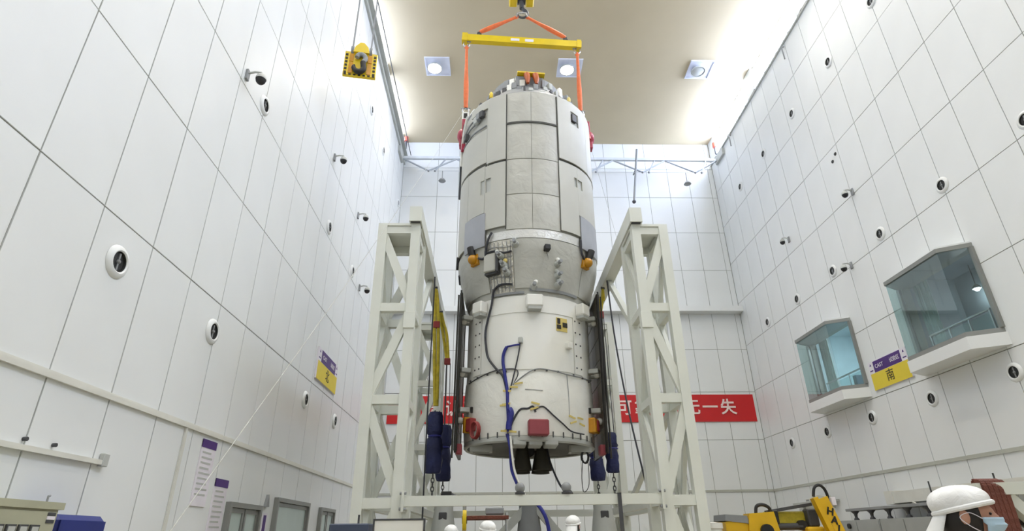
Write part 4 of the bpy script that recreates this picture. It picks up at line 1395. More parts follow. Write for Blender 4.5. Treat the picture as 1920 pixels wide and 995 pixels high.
hoist(-1.25, 12.6, 2.82, 4.08, 4.2, 'chain hoist in a dark blue bag left of the spacecraft, the nearer one')
hoist(-1.17, 14.2, 2.80, 4.08, 5.7, 'chain hoist in a dark blue bag left of the spacecraft, the farther one')
hoist(2.5, 12.6, 2.80, 3.62, 6.35, 'chain hoist in a dark blue bag right of the spacecraft, the nearer one')
hoist(2.44, 14.2, 2.78, 3.65, 6.35, 'chain hoist in a dark blue bag right of the spacecraft, the farther one')
o = MB().tube(smooth_path([(2.62, 12.1, 6.95), (2.66, 12.0, 5.5), (2.72, 11.6, 3.8), (2.85, 10.95, 1.6), (2.87, 10.9, 0.02)]), 0.018, 6).build('loose_cable', 'cable_black')
tag(o, 'black loose cable hanging from the right gantry beam down past the blue bags', 'cable')
o = MB().tube(smooth_path([(-1.33, 11.9, 6.95), (-1.34, 11.9, 5), (-1.34, 11.85, 3.4), (-1.33, 11.8, 1.4), (-1.33, 11.8, 0.02)]), 0.016, 6).build('loose_cable', 'cable_black')
tag(o, 'black loose cable hanging from the left gantry beam beside the blue bags', 'cable')

# ================================================================== UNDER THE SPACECRAFT
t = thing('support_trestle', 'grey inverted V trestle standing under the spacecraft engines', 'trestle', (0.72, 12.6, 0))
for a, b in (((-0.0, 0, 2.2), (-1.05, 0, 1.2)), ((0.1, 0, 2.2), (0.98, 0, 1.2))):
    MB().bar(a, b, 0.16, 0.16).build('brace', 'light_grey', t)
for x in (-1.05, 0.98):
    MB().bar((x, 0, 0), (x, 0, 1.3), 0.16, 0.16).build('leg', 'light_grey', t)
MB().lathe([(0.36, 0.0), (0.36, 0.05), (0.3, 0.1), (0.27, 1.5), (0.2, 2.05), (0.2, 2.2), (0.0, 2.2)], 24, (0.0, 0.05, 0)).build('centre_post', 'mid_grey', t)
for x, lab in ((-1.0, 'grey tapered support pedestal below the left blue bags'), (2.22, 'grey tapered support pedestal below the right blue bags')):
    t = thing('support_pedestal', lab, 'pedestal', (x, 12.6, 0), group='support pedestals')
    MB().lathe([(0.3, 0.0), (0.3, 0.06), (0.27, 0.1), (0.25, 1.7), (0.19, 2.1), (0.19, 2.24), (0.0, 2.24)], 24).build('column', 'light_grey', t)
    MB().cbox((0, -0.16, 2.0), (0.16, 0.1, 0.14)).build('clamp', 'dark_grey', t)
    MB().cyl((0, 0, 2.22), (0, 0, 2.32), 0.08, 12).build('cap', 'mid_grey', t)
for (x, lab) in ((0.41, 'round grey cable connector on the tie beam under the blue cable'), (1.13, 'round grey cable connector on the tie beam at the end of the black cable')):
    t = thing('cable_connector', lab, 'connector', (x, 9.5, 2.195), group='cable connectors on the tie beam')
    MB().lathe([(0.0, 0.0), (0.075, 0.0), (0.08, 0.03), (0.05, 0.05)], 14).build('base', 'dark_grey', t)
    MB().ball((0.0, 0, 0.1), 0.078, n=14, m=10).build('cover', 'mid_grey', t)
t = thing('beam_clamp', 'small dark clamp lying on the tie beam below the left bags', 'clamp', (-0.72, 9.5, 2.195))
MB().cbox((0, 0, 0.03), (0.16, 0.08, 0.06)).build('jaw', 'black', t)
MB().cyl((0.05, 0, 0.03), (0.16, 0, -0.02), 0.022, 8).build('screw', 'dark_grey', t)
t = thing('beam_strap', 'dark strap looped over the right part of the tie beam', 'strap', (1.93, 9.5, 0))
MB().box(-0.03, 0.03, -0.1, -0.09, 1.2, 2.2).box(-0.03, 0.03, -0.1, 0.08, 2.195, 2.205).build('webbing', 'dark_grey', t)
# tool trolley with the yellow reel
t = thing('tool_trolley', 'tool trolley with brown tray and steel posts behind the left part of the tie beam', 'trolley', (-0.2, 10.4, 0))
for x in (-0.28, 0.42):
    for y in (-0.2, 0.2):
        MB().cyl((x, y, 0.08), (x, y, 2.1 if x < 0 else 1.98), 0.022, 8).build('post', 'chrome', t)
        MB().lathe([(0.0, -0.02), (0.07, -0.02), (0.07, 0.02), (0.0, 0.02)], 12, (x, y, 0.07), axis='x').build('castor', 'black', t)
for z in (0.5, 1.3, 1.9):
    MB().cbox((0.07, 0, z), (0.76, 0.46, 0.06)).build('tray', 'brown_strap', t)
MB().cbox((0.22, 0, 2.0), (0.3, 0.3, 0.1)).build('tool_box', 'mid_grey', t)
t = thing('cable_reel', 'oval yellow cable reel hanging on the tool trolley', 'reel', (-0.46, 10.05, 1.86))
MB().lathe([(0.05, -0.03), (0.1, -0.03), (0.1, 0.03), (0.05, 0.03), (0.05, -0.03)], 20, axis='x').build('rim', 'yellow', t)
MB().cyl((-0.04, 0, 0), (0.04, 0, 0), 0.035, 10).build('hub', 'black', t)
t.scale = (1, 0.8, 1.5)
# white board and blue-lidded case in front of the left tower
t = thing('white_panel_screen', 'white rectangular panel with dark edge in front of the left gantry tower', 'screen', (-1.04, 7.0, 0))
MB().cbox((0, 0, 1.35), (0.54, 0.04, 0.88)).build('panel', 'white_plain', t)
MB().box(-0.285, 0.285, -0.03, 0.03, 1.79, 1.805).box(-0.285, -0.27, -0.03, 0.03, 0.9, 1.79).box(0.27, 0.285, -0.03, 0.03, 0.9, 1.79).build('edge_frame', 'dark_grey', t)
for x in (-0.25, 0.25):
    MB().bar((x, 0, 0.0), (x, 0, 0.92), 0.04, 0.04).build('leg', 'mid_grey', t)
    MB().bar((x, -0.25, 0.02), (x, 0.25, 0.02), 0.04, 0.04).build('foot', 'mid_grey', t)
t = thing('equipment_case', 'tall case with dark blue lid beside the white panel screen', 'case', (-1.57, 7.1, 0))
MB().cbox((0, 0, 0.84), (0.36, 0.36, 1.68)).build('body', 'plate_blue', t)
MB().cbox((0, 0, 1.71), (0.42, 0.42, 0.1)).build('lid', 'desk_navy', t)
MB().box(-0.12, 0.12, -0.195, -0.17, 1.45, 1.6).build('label_plate', 'sign_white', t)
MB().cyl((0.08, -0.1, 1.75), (0.08, -0.1, 1.85), 0.012, 6).build('pin', 'dark_grey', t)

# electrical cabinet at the lower left
t = thing('electrical_cabinet', 'beige electrical cabinet with four meters against the left wall', 'cabinet', (-4.0, 5.0, 0))
MB().box(-0.43, 0, -0.75, 0.86, 0.1, 1.88).build('body', 'cabinet_beige', t)
MB().box(-0.43, 0.03, -0.78, 0.89, 1.88, 1.94).build('top_cap', 'cabinet_beige', t)
MB().box(-0.4, -0.02, -0.7, 0.82, 0.0, 0.1).build('plinth', 'dark_grey', t)
dr = MB().box(0, 0.018, -0.72, 0.83, 0.14, 1.86).build('door', 'cabinet_beige', t)
for k in range(4):
    y = 0.18 + k * 0.135
    m = MB().box(0.018, 0.035, y - 0.052, y + 0.052, 1.63, 1.75).build('meter', 'dark_grey', t)
    MB().box(0.03, 0.04, y - 0.038, y + 0.038, 1.655, 1.735).build('meter_face', 'light_grey', m)
    MB().cyl((0.018, y, 1.58), (0.04, y, 1.58), 0.016, 10).build('button', 'mid_grey', t)
for y, z, mm in ((0.76, 1.84, 'dark_grey'), (0.76, 1.78, 'dark_grey'), (0.76, 1.81, 'sign_white'), (0.0, 1.82, 'plate_blue')):
    MB().box(0.018, 0.024, y - 0.05, y + 0.05, z - 0.014, z + 0.014).build('nameplate', mm, t)
for y in (-0.6, 0.82):
    MB().tube([(-0.1, y, 1.94), (-0.1, y, 2.0), (-0.1, y + 0.02, 2.0)], 0.01, 6).build('lifting_eye', 'mid_grey', t)
t = thing('blue_cabinet', 'dark blue cabinet standing beside the beige electrical cabinet', 'cabinet', (-4.03, 6.3, 0))
MB().cbox((-0.2, 0, 0.93), (0.4, 0.75, 1.84)).build('body', 'cabinet_blue', t)
MB().box(0, 0.015, -0.34, 0.34, 0.1, 1.8).build('door', 'cabinet_blue', t)
MB().cyl((0.03, 0.28, 0.9), (0.03, 0.28, 1.1), 0.012, 8).build('handle', 'chrome', t)

# ================================================================== RIGHT SIDE EQUIPMENT
# grey cabinets, shelf with feet, white wall duct
for k, (ya, yb, lab) in enumerate(((12.3, 14.2, 'grey floor cabinet under the white wall duct, nearest the viewer'), (14.25, 16.2, 'grey floor cabinet under the white wall duct, the middle one'), (16.25, 18.3, 'grey floor cabinet with a black knob, nearest the yellow lift'))):
    t = thing('floor_cabinet', lab, 'cabinet', (10.15, (ya + yb) / 2, 0), group='grey floor cabinets along the right wall')
    h = (yb - ya) / 2
    MB().box(0, 0.7, -h, h, 0.08, 1.93).build('body', 'cabinet_grey', t)
    MB().box(0.03, 0.68, -h + 0.03, h - 0.03, 0, 0.08).build('plinth', 'dark_grey', t)
    for s_ in (-1, 1):
        d = MB().box(-0.02, 0, min(0, s_ * h) + 0.02, max(0, s_ * h) - 0.02, 0.12, 1.9).build('door', 'cabinet_grey', t)
        MB().cyl((-0.05, s_ * 0.1, 1.0), (-0.05, s_ * 0.1, 1.2), 0.014, 8).build('handle', 'chrome', d)
    if k == 2:
        MB().cyl((-0.07, 0.35, 1.78), (-0.02, 0.35, 1.78), 0.07, 14).build('knob', 'black', t)
t = thing('rail_shelf', 'dark grey rail shelf on stubby feet on top of the floor cabinets', 'shelf', (10.4, 15.6, 1.93))
MB().cbox((0, 0, 0.27), (0.4, 4.4, 0.07)).build('shelf_rail', 'mid_grey', t)
for k in range(6):
    y = -1.9 + k * 0.76
    MB().lathe([(0.0, 0.0), (0.07, 0.0), (0.07, 0.03), (0.035, 0.08), (0.05, 0.16), (0.12, 0.236), (0.0, 0.236)], 14, (-0.1, y, 0)).build('foot', 'dark_grey', t)
t = thing('wall_duct', 'white box duct running along the right wall above the cabinets', 'duct', (WR, 0, 0))
MB().box(-0.3, 0, 9.5, 16.35, 2.3, 2.58).build('duct_body', 'trim_white', t)
MB().box(-0.33, 0, 16.1, 16.4, 2.28, 2.61).build('end_cap', 'trim_white', t)
for y in (12.6, 14.6):
    MB().bar((-0.31, y, 2.2), (-0.31, y, 2.72), 0.02, 0.03).build('hanger', 'dark_grey', t)
MB().bar((-0.36, 15.3, 2.3), (-0.36, 14.6, 1.95), 0.03, 0.03).build('prop', 'trim_white', t)
t = thing('wall_shelf', 'narrow pale shelf with small boxes low on the right wall near the corner', 'shelf', (WR, 20.5, 2.55))
MB().box(-0.25, 0, -1.3, 1.3, -0.03, 0.03).build('board', 'light_grey', t)
for y in (-1, 0.9):
    MB().prism([(-0.02, y, -0.03), (-0.22, y, -0.03), (-0.02, y, -0.22)], (0, 0.03, 0)).build('bracket', 'light_grey', t)
for k, (y, h) in enumerate(((-0.8, 0.14), (-0.2, 0.18), (0.3, 0.1))):
    t = thing('small_box', 'small pale box on the corner wall shelf, %s' % ('nearest the viewer', 'the tall middle one', 'the flat far one')[k], 'box', (WR - 0.12, 20.5 + y, 2.58), group='boxes on the wall shelf')
    MB().cbox((0, 0, h / 2), (0.16, 0.3, h)).build('body', 'trim_white', t)
    MB().box(-0.083, -0.078, -0.1, 0.1, h * 0.3, h * 0.7).build('label_strip', 'mid_grey', t)

# yellow boom lift
t = thing('boom_lift', 'yellow boom lift with black hoses and the letters HA1 on its boom', 'lift', (5.85, 13.0, 0))
MB().cbox((0, 0.3, 0.75), (2.0, 1.6, 0.5)).build('chassis', 'dark_grey', t)
for x in (-0.75, 0.75):
    for y in (-0.5, 1.1):
        w_ = MB().lathe([(0.16, -0.14), (0.4, -0.14), (0.45, -0.09), (0.45, 0.09), (0.4, 0.14), (0.16, 0.14)], 24, (x, y, 0.45), axis='y').build('wheel', 'black', t)
        MB().lathe([(0.0, -0.13), (0.17, -0.13), (0.17, 0.13), (0, 0.13)], 16, (x, y, 0.45), axis='y').build('hub', 'yellow_machine', w_)
MB().cbox((-0.1, 0.3, 1.2), (1.9, 1.3, 0.5)).build('turret', 'yellow_machine', t)
# rounded engine hood on the left
MB().prism([(-1.12, -0.3, 1.3), (-0.55, -0.3, 1.3), (-0.55, -0.3, 1.72), (-0.7, -0.3, 1.82), (-0.95, -0.3, 1.86), (-1.12, -0.3, 1.84)], (0, 0.9, 0)).build('engine_hood', 'yellow_machine', t)
MB().prism([(-1.12, -0.32, 1.86), (-0.62, -0.32, 1.8), (-0.66, -0.32, 1.95), (-1.1, -0.32, 1.98)], (0, 0.7, 0)).build('hood_cover', 'mid_grey', t)
# lower boom: inclined yellow box with lamp
MB().prism([(-0.7, -0.35, 1.5), (0.0, -0.35, 1.4), (-0.1, -0.35, 2.02), (-0.62, -0.35, 1.99)], (0, 0.3, 0)).build('lower_arm', 'yellow_machine', t)
MB().cyl((-0.32, -0.42, 1.66), (-0.32, -0.34, 1.66), 0.13, 16).build('arm_pivot', 'black', t)
MB().tube(smooth_path([(-0.42, -0.2, 1.95), (-0.38, -0.2, 2.12), (-0.25, -0.2, 2.16), (-0.12, -0.2, 2.1), (-0.1, -0.2, 1.98)]), 0.035, 8).build('hose', 'black', t)
# upper boom rail and mechanism
MB().bar((-0.15, -0.1, 2.02), (0.82, -0.1, 2.16), 0.14, 0.06).build('boom_rail', 'dark_grey', t)
MB().cbox((0.32, 0.1, 1.86), (0.86, 0.3, 0.34)).build('boom_housing', 'yellow_sling', t)
MB().cyl((0.0, -0.1, 1.74), (0.55, -0.1, 1.74), 0.065, 12).build('cylinder', 'dark_grey', t)
MB().cyl((0.55, -0.16, 1.76), (0.55, -0.04, 1.76), 0.1, 14).build('cylinder_eye', 'black', t)
MB().cbox((-0.02, -0.12, 1.92), (0.14, 0.2, 0.26)).build('valve_block', 'black', t)
MB().cbox((0.78, -0.1, 1.9), (0.22, 0.24, 0.34)).build('control_box', 'dark_grey', t)
MB().cbox((0.75, -0.15, 1.58), (0.36, 0.3, 0.3)).build('side_box', 'yellow_machine', t)
# slanting lettered arm on the right
pa, pb = Vector((0.76, -0.42, 2.27)), Vector((1.04, -0.44, 1.3))
arm = MB().bar(pa, pb, 0.1, 0.16, (0, 1, 0)).build('lettered_arm', 'yellow_machine', t)
arm2 = MB().bar(pa + Vector((0.17, -0.02, 0.0)), pb + Vector((0.19, -0.02, 0)), 0.2, 0.05, (0, 1, 0)).build('lettered_arm', 'yellow_machine', t)
d = (pb - pa).normalized()
for k, ch in enumerate('HA16'):
    o = text_mesh(ch, 0.2, 'arm_letter', 'hazard_black', t, 0.006)
    o.location = pa + Vector((0.17, -0.055, 0)) + d * (0.28 + 0.17 * k)
    o.rotation_euler = (PI / 2, math.atan2(-d.x, -d.z) * -1 * 0 + math.radians(16), 0)
MB().tube(smooth_path([(0.82, -0.3, 2.3), (0.88, -0.3, 2.47), (1.0, -0.3, 2.52), (1.1, -0.3, 2.42), (1.12, -0.3, 2.2), (1.02, -0.3, 2.0)]), 0.03, 8).build('hose', 'black', t)
MB().tube(smooth_path([(0.82, -0.32, 2.28), (0.84, -0.32, 2.1), (0.9, -0.32, 1.95)]), 0.018, 6).build('hose', 'light_grey', t)
MB().cbox((1.18, -0.35, 2.2), (0.1, 0.1, 0.16)).build('arm_light', 'sign_white', t)
t = thing('white_pail', 'small white container standing just left of the yellow lift', 'container', (4.4, 12.6, 0))
MB().lathe([(0.16, 0.0), (0.18, 0.0), (0.2, 1.7), (0.22, 1.72), (0.22, 1.82), (0.0, 1.84)], 18).build('body', 'white_plain', t)
MB().lathe([(0.205, 1.6), (0.215, 1.6), (0.215, 1.66), (0.205, 1.66)], 18).build('band', 'dark_grey', t)

# rack with brown slings at the lower right
t = thing('sling_rack', 'white steel rack with diagonal brace at the lower right corner', 'rack', (3.72, 4.5, 0))
MB().bar((-0.12, 0, 1.885), (1.5, -0.25, 1.9), 0.06, 0.085).build('top_bar', 'steel_white', t)
MB().bar((0.1, 0, 1.83), (0.85, -0.1, 0.9), 0.09, 0.08).build('diagonal', 'steel_white', t)
MB().bar((0.02, 0, 0), (0.02, 0, 1.84), 0.08, 0.08).build('post', 'steel_white', t)
MB().bar((1.42, -0.24, 0), (1.42, -0.24, 1.86), 0.08, 0.08).build('post', 'steel_white', t)
MB().bar((0.1, 0.06, 1.8), (0.62, 0.0, 1.35), 0.02, 0.14).build('stiffener', 'black', t)
MB().bar((0.02, -0.4, 0.03), (0.02, 0.4, 0.03), 0.08, 0.06).bar((1.42, -0.6, 0.03), (1.42, 0.2, 0.03), 0.08, 0.06).build('foot', 'steel_white', t)
for k, (x, zb2, w_, lab) in enumerate(((-0.075, 1.25, 0.034, 'leftmost'), (-0.037, 1.1, 0.034, 'second'), (0.0, 1.2, 0.034, 'third'), (0.037, 1.05, 0.034, 'fourth'), (0.074, 1.15, 0.034, 'rightmost'))):
    s_ = thing('brown_sling', 'brown webbing sling draped over the white rack, %s of five' % lab, 'sling', (3.72 + x, 4.5, 0), group='brown slings on the rack')
    pts = smooth_path([(-0.02, -0.05, 0.9), (-0.012, -0.05, 1.4), (0.0, -0.048, 1.8), (0, -0.04, 1.92), (0, 0, 1.942), (0, 0.04, 1.92), (0.0, 0.05, 1.6), (-0.012, 0.05, zb2)], 4)
    b = MB()
    for i in range(len(pts) - 1):
        b.bar(pts[i], pts[i + 1], w_, 0.022, (0, 1, 0) if abs((pts[i + 1] - pts[i]).z) > abs((pts[i + 1] - pts[i]).y) else (0, 0, 1))
    b.build('webbing', 'brown_strap', s_)
    MB().bar((-0.014, -0.052, 1.28), (-0.013, -0.052, 1.34), w_ * 1.05, 0.03, (0, 1, 0)).build('keeper_loop', 'red_cover', s_)


# ================================================================== PEOPLE
def skin_mesh(verts, edges, radii, name, m, parent, sub=2, root=0, extra=None):
    me = bpy.data.meshes.new(name)
    me.from_pydata(verts, edges, [])
    o = bpy.data.objects.new(name, me)
    COL.objects.link(o)
    o.modifiers.new('skin', 'SKIN')
    for i, r in enumerate(radii):
        sv = me.skin_vertices[0].data[i]
        sv.radius = (r, r) if not isinstance(r, tuple) else r
        sv.use_root = (i == root)
    s = o.modifiers.new('sub', 'SUBSURF')
    s.levels = sub
    s.render_levels = sub
    dg = bpy.context.evaluated_depsgraph_get()
    me2 = bpy.data.meshes.new_from_object(o.evaluated_get(dg))
    bpy.data.objects.remove(o)
    return me2


def make_person(name, label, loc, rz):
    """standing person facing local +x, about 1.70 m to the crown; head turned ahead"""
    t = thing(name, label, 'person', loc, (0, 0, rz), group='people in white caps')
    # ---- skeleton (x forward, y left, z up)
    V, E, Rr = [], [], []

    def add(p, r, par=None):
        V.append(p)
        Rr.append(r)
        if par is not None:
            E.append((par, len(V) - 1))
        return len(V) - 1
    pel = add((0, 0, 0.93), (0.15, 0.12))
    wst = add((0.0, 0, 1.07), (0.14, 0.105), pel)
    chs = add((0.0, 0, 1.25), (0.165, 0.115), wst)
    shc = add((-0.01, 0, 1.38), (0.11, 0.09), chs)
    nk = add((0.0, 0, 1.47), 0.055, shc)
    nk2 = add((0.015, 0, 1.54), 0.052, nk)
    hands = []
    for s_ in (-1, 1):
        hp = add((0, s_ * 0.1, 0.88), 0.095, pel)
        kn = add((0.02, s_ * 0.11, 0.49), 0.06, hp)
        an = add((-0.01, s_ * 0.11, 0.09), 0.042, kn)
        add((0.13, s_ * 0.125, 0.04), 0.04, an)
        sh = add((-0.01, s_ * 0.17, 1.39), 0.068, shc)
        el = add((-0.02, s_ * 0.25, 1.11), 0.047, sh)
        wr = add((0.14, s_ * 0.23, 0.93), 0.032, el)
        pm = add((0.2, s_ * 0.225, 0.885), (0.026, 0.036), wr)
        pe = add((0.235, s_ * 0.222, 0.855), (0.02, 0.036), pm)
        hands.append((s_, Vector((0.235, s_ * 0.222, 0.855))))
    body = skin_mesh(V, E, Rr, 'body', 'skin', None, 2)
    parts = [body]
    # ---- fingers and thumbs
    for s_, w_ in hands:
        for k, (dy, L) in enumerate(((-0.027, 0.075), (-0.009, 0.085), (0.009, 0.08), (0.026, 0.062))):
            b0 = w_ + Vector((-0.02, dy, 0.015))
            vs = [b0, b0 + Vector((L * 0.45, dy * 0.15, -0.025)), b0 + Vector((L * 0.7, dy * 0.15, -0.055)), b0 + Vector((L * 0.75, dy * 0.1, -0.085))]
            parts.append(skin_mesh(vs, [(0, 1), (1, 2), (2, 3)], [0.0095, 0.009, 0.0085, 0.007], 'finger', 'skin', None, 1))
        b0 = w_ + Vector((-0.06, -s_ * 0.022, 0.03))
        vs = [b0, b0 + Vector((0.03, -s_ * 0.03, -0.01)), b0 + Vector((0.06, -s_ * 0.035, -0.03))]
        parts.append(skin_mesh(vs, [(0, 1), (1, 2)], [0.012, 0.011, 0.009], 'thumb', 'skin', None, 1))
    # ---- head: sculpted ellipsoid with brow, nose, cheeks, chin, ears
    hc = Vector((0.03, 0, 1.615))
    hm = MB()
    n, m_ = 36, 28
    vs, fs = [], []
    for i in range(m_ + 1):
        th = -PI / 2 + PI * i / m_
        for k in range(n):
            ph = 2 * PI * k / n
            x, y, z = math.cos(th) * math.cos(ph), math.cos(th) * math.sin(ph), math.sin(th)
            X, Y, Z = x * 0.098, y * 0.075, z * 0.118
            front = max(0.0, x)
            if z < 0:                                   # jaw narrows, chin comes forward
                Y *= 1 - 0.28 * (-z) ** 1.3
                X += 0.02 * front * (-z)
                if x < 0:
                    X *= 1 - 0.25 * (-z)
            nose = math.exp(-((y / 0.16) ** 2)) * math.exp(-(((z + 0.12) / 0.2) ** 2)) * (front > 0.6)
            X += 0.026 * nose
            brow = math.exp(-(((z - 0.2) / 0.1) ** 2)) * (front > 0.5)
            X += 0.005 * brow
            for s_ in (-1, 1):
                eye = math.exp(-(((y - s_ * 0.38) / 0.16) ** 2 + ((z - 0.06) / 0.1) ** 2)) * (front > 0.4)
                X -= 0.009 * eye
            lips = math.exp(-((y / 0.26) ** 2)) * math.exp(-(((z + 0.5) / 0.07) ** 2)) * (front > 0.4)
            X += 0.006 * lips
            vs.append(hc + Vector((X, Y, Z)))
    for i in range(m_):
        for k in range(n):
            l = (k + 1) % n
            fs.append((i * n + k, i * n + l, (i + 1) * n + l, (i + 1) * n + k))
    hm.add(vs, fs, True)
    for s_ in (-1, 1):
        hm.ball(hc + Vector((-0.01, s_ * 0.078, -0.005)), 0.02, 0.011, 0.032, 12, 8)
    hm.cyl((0.0, 0, 1.47), (0.02, 0, 1.57), 0.053, 16)
    parts.append(hm.data('head', 'skin'))
    # ---- join everything into one continuous skin
    bm = bmesh.new()
    for p in parts:
        bm.from_mesh(p)
    me = bpy.data.meshes.new('body')
    bm.to_mesh(me)
    bm.free()
    tmp = bpy.data.objects.new('body', me)
    COL.objects.link(tmp)
    rm = tmp.modifiers.new('fuse', 'REMESH')
    rm.mode = 'VOXEL'
    rm.voxel_size = 0.0055
    sm = tmp.modifiers.new('smooth', 'SMOOTH')
    sm.iterations = 2
    dg = bpy.context.evaluated_depsgraph_get()
    me2 = bpy.data.meshes.new_from_object(tmp.evaluated_get(dg))
    bpy.data.objects.remove(tmp)
    me2.materials.clear()
    me2.materials.append(MATS['skin'])
    bm = bmesh.new()
    bm.from_mesh(me2)
    seen, comps = set(), []
    for v in bm.verts:
        if v in seen:
            continue
        st_, comp = [v], []
        seen.add(v)
        while st_:
            q_ = st_.pop()
            comp.append(q_)
            for e in q_.link_edges:
                o_ = e.other_vert(q_)
                if o_ not in seen:
                    seen.add(o_)
                    st_.append(o_)
        comps.append(comp)
    comps.sort(key=len)
    for c in comps[:-1]:
        bmesh.ops.delete(bm, geom=c, context='VERTS')
    bm.to_mesh(me2)
    bm.free()
    for p in me2.polygons:
        p.use_smooth = True
    bo = link('body', me2, t)
    for s_ in (-1, 1):
        MB().ball(hc + Vector((0.083, s_ * 0.029, 0.008)), 0.009, 0.013, 0.006, 10, 6).build('eye', 'eye', t)
    # ---- white coverall
    V2, E2, R2 = [], [], []
    keep = {}
    for i, p in enumerate(V):
        keep[i] = len(V2)
        V2.append(p)
        r = Rr[i]
        g = 0.022
        R2.append((r[0] + g, r[1] + g) if isinstance(r, tuple) else r + g)
    # drop neck, feet, hands
    drop = {nk2}
    for i, p in enumerate(V):
        if abs(p[2] - 0.04) < 1e-6 or (p[0] > 0.15 and p[2] < 0.92):
            drop.add(i)
    idx = [i for i in range(len(V)) if i not in drop]
    mp = {o_: k for k, o_ in enumerate(idx)}
    Vc = [V[i] for i in idx]
    Ec = [(mp[a], mp[b]) for a, b in E if a in mp and b in mp]
    Rc = [R2[i] for i in idx]
    cm = skin_mesh(Vc, Ec, Rc, 'coverall', 'cloth_white', None, 2)
    cm.materials.clear()
    cm.materials.append(MATS['cloth_white'])
    for p in cm.polygons:
        p.use_smooth = True
    co = link('coverall', cm, t)
    MB().lathe([(0.088, 1.43), (0.08, 1.47), (0.074, 1.5), (0.066, 1.5), (0.07, 1.44)], 20).build('collar', 'cloth_white', co)
    for s_ in (-1, 1):
        MB().cbox((0.06, s_ * 0.12, 0.05), (0.29, 0.11, 0.1)).build('shoe', 'shoe', t)
    # ---- hair: back and sides of the head below the cap
    def shell(scale, zlo, zhi, amax, mm, nm, par, front_cut=None, thick=0.0):
        q = MB()
        NA, NZ = 28, 8
        vs, fs = [], []
        for j in range(NZ + 1):
            z = zlo + (zhi - zlo) * j / NZ
            for k in range(NA + 1):
                a = PI - amax + 2 * amax * k / NA
                c_ = math.sqrt(max(0.02, 1 - z * z))
                vs.append(hc + Vector((c_ * math.cos(a) * 0.098 * scale - 0.002, c_ * math.sin(a) * 0.075 * scale, z * 0.118 * scale)))
        for j in range(NZ):
            for k in range(NA):
                fs.append((j * (NA + 1) + k, j * (NA + 1) + k + 1, (j + 1) * (NA + 1) + k + 1, (j + 1) * (NA + 1) + k))
        q.add(vs, fs, True)
        return q.build(nm, mm, par)
    hr = shell(1.09, -0.55, 0.55, math.radians(118), 'hair', 'hair', t)
    hr.modifiers.new('thick', 'SOLIDIFY').thickness = 0.012
    # ---- white cap: soft crown, band, neck flap
    q = MB()
    prof = []
    NA, NZ = 40, 12
    vs, fs = [], []
    for j in range(NZ + 1):
        f = j / NZ
        th = math.radians(14) + f * math.radians(76)
        for k in range(NA):
            a = 2 * PI * k / NA
            puff = 1.0 + 0.2 * math.sin(f * PI) + 0.03 * math.sin(3 * a + 5 * f) * f + 0.02 * math.sin(7 * a) + (0.3 * math.sin(f * PI) if math.cos(a) < 0 else 0) * abs(math.cos(a))
            zb0 = 0.03 + 0.022 * math.cos(a)
            zz = zb0 + (0.128 - zb0) * math.sin(f * PI / 2)
            tilt = 0.0
            vs.append(hc + Vector((math.cos(th) * math.cos(a) * 0.112 * puff - 0.004, math.cos(th) * math.sin(a) * 0.09 * puff, zz + tilt + 0.006 * math.sin(4 * a + 2) * math.sin(f * PI))))
    for j in range(NZ):
        for k in range(NA):
            l = (k + 1) % NA
            fs.append((j * NA + k, j * NA + l, (j + 1) * NA + l, (j + 1) * NA + k))
    fs.append(tuple(NZ * NA + k for k in range(NA)))
    q.add(vs, fs, True)
    cap = q.build('cap', 'cloth_white', t)
    band = MB()
    pts = []
    for k in range(NA):
        a = 2 * PI * k / NA
        pts.append(hc + Vector((math.cos(a) * 0.112 - 0.004, math.sin(a) * 0.09, 0.033 + 0.022 * math.cos(a))))
    band.tube(pts, 0.011, 8, True)
    band.build('cap_band', 'cloth_white', cap)
    flap = MB()
    vs, fs = [], []
    NF = 14
    for j in range(7):
        f = j / 6
        for k in range(NF + 1):
            a = PI - math.radians(52) + math.radians(104) * k / NF
            r = 1.0 + 0.75 * f
            vs.append(hc + Vector((math.cos(a) * 0.112 * r - 0.004, math.sin(a) * 0.088 * (1 + 0.15 * f), 0.012 - 0.12 * f + 0.004 * math.sin(k * 1.7) * f)))
    for j in range(6):
        for k in range(NF):
            fs.append((j * (NF + 1) + k, j * (NF + 1) + k + 1, (j + 1) * (NF + 1) + k + 1, (j + 1) * (NF + 1) + k))
    flap.add(vs, fs, True)
    fo = flap.build('neck_flap', 'cloth_white', cap)
    fo.modifiers.new('thick', 'SOLIDIFY').thickness = 0.004
    # ---- face mask with ear loops
    mk = MB()
    vs, fs = [], []
    for j in range(9):
        z = -0.72 + 0.66 * j / 8
        for k in range(17):
            a = -math.radians(62) + math.radians(124) * k / 16
            c_ = math.sqrt(max(0.05, 1 - z * z))
            bulge = 1.10 + 0.22 * math.exp(-(a / 0.45) ** 2) * math.exp(-((z + 0.22) / 0.4) ** 2)
            vs.append(hc + Vector((c_ * math.cos(a) * 0.1 * bulge + 0.012 * (z < -0.3), c_ * math.sin(a) * 0.078 * 1.04, z * 0.118)))
    for j in range(8):
        for k in range(16):
            fs.append((j * 17 + k, j * 17 + k + 1, (j + 1) * 17 + k + 1, (j + 1) * 17 + k))
    mk.add(vs, fs, True)
    mo = mk.build('face_mask', 'mask_blue', t)
    mo.modifiers.new('thick', 'SOLIDIFY').thickness = 0.003
    for s_ in (-1, 1):
        MB().tube(smooth_path([hc + Vector((0.05, s_ * 0.073, -0.012)), hc + Vector((0.01, s_ * 0.085, 0.012)), hc + Vector((-0.028, s_ * 0.085, -0.005)), hc + Vector((0.0, s_ * 0.085, -0.04)), hc + Vector((0.045, s_ * 0.066, -0.07))]), 0.002, 5).build('ear_loop', 'sign_white', mo)
    return t


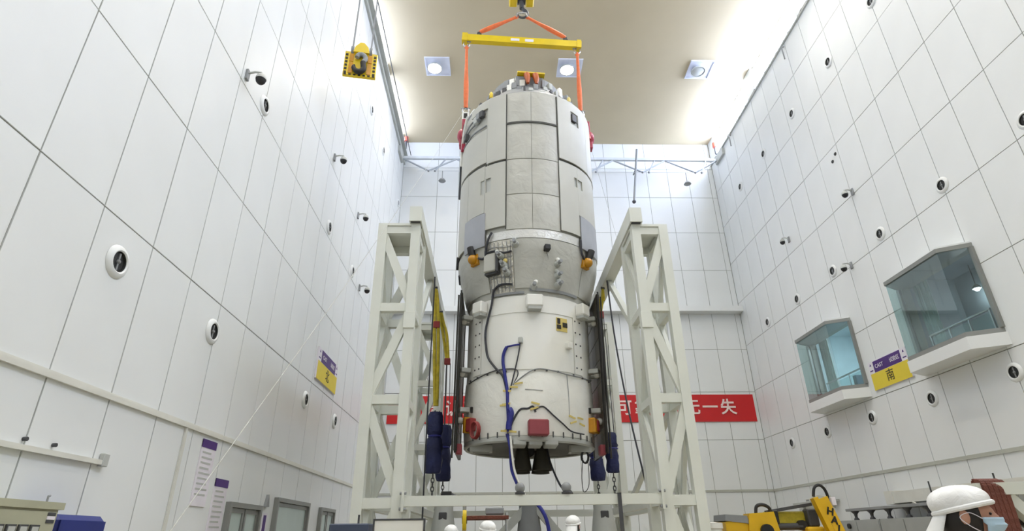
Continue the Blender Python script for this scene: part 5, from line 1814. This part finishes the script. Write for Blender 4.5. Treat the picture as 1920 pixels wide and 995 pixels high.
p0 = make_person('person', 'person in white cap and pale blue face mask, close by at the lower right', (2.12, 2.8, 0), math.radians(-34))
p0.scale = (1.03, 1.03, 1.03)
for (x, y, rz, s_, lab) in ((-0.6, 8.9, 1.4, 1.02, 'person in white cap standing below the left blue bags'), (-0.06, 7.7, 1.9, 1.03, 'person in white cap standing in front of the brown tool trolley'), (1.06, 8.4, 1.2, 1.07, 'person in white cap standing right of the blue cable bundle')):
    d = dup(p0, (x, y, 0), (0, 0, rz), lab)
    d.scale = (s_, s_, s_)
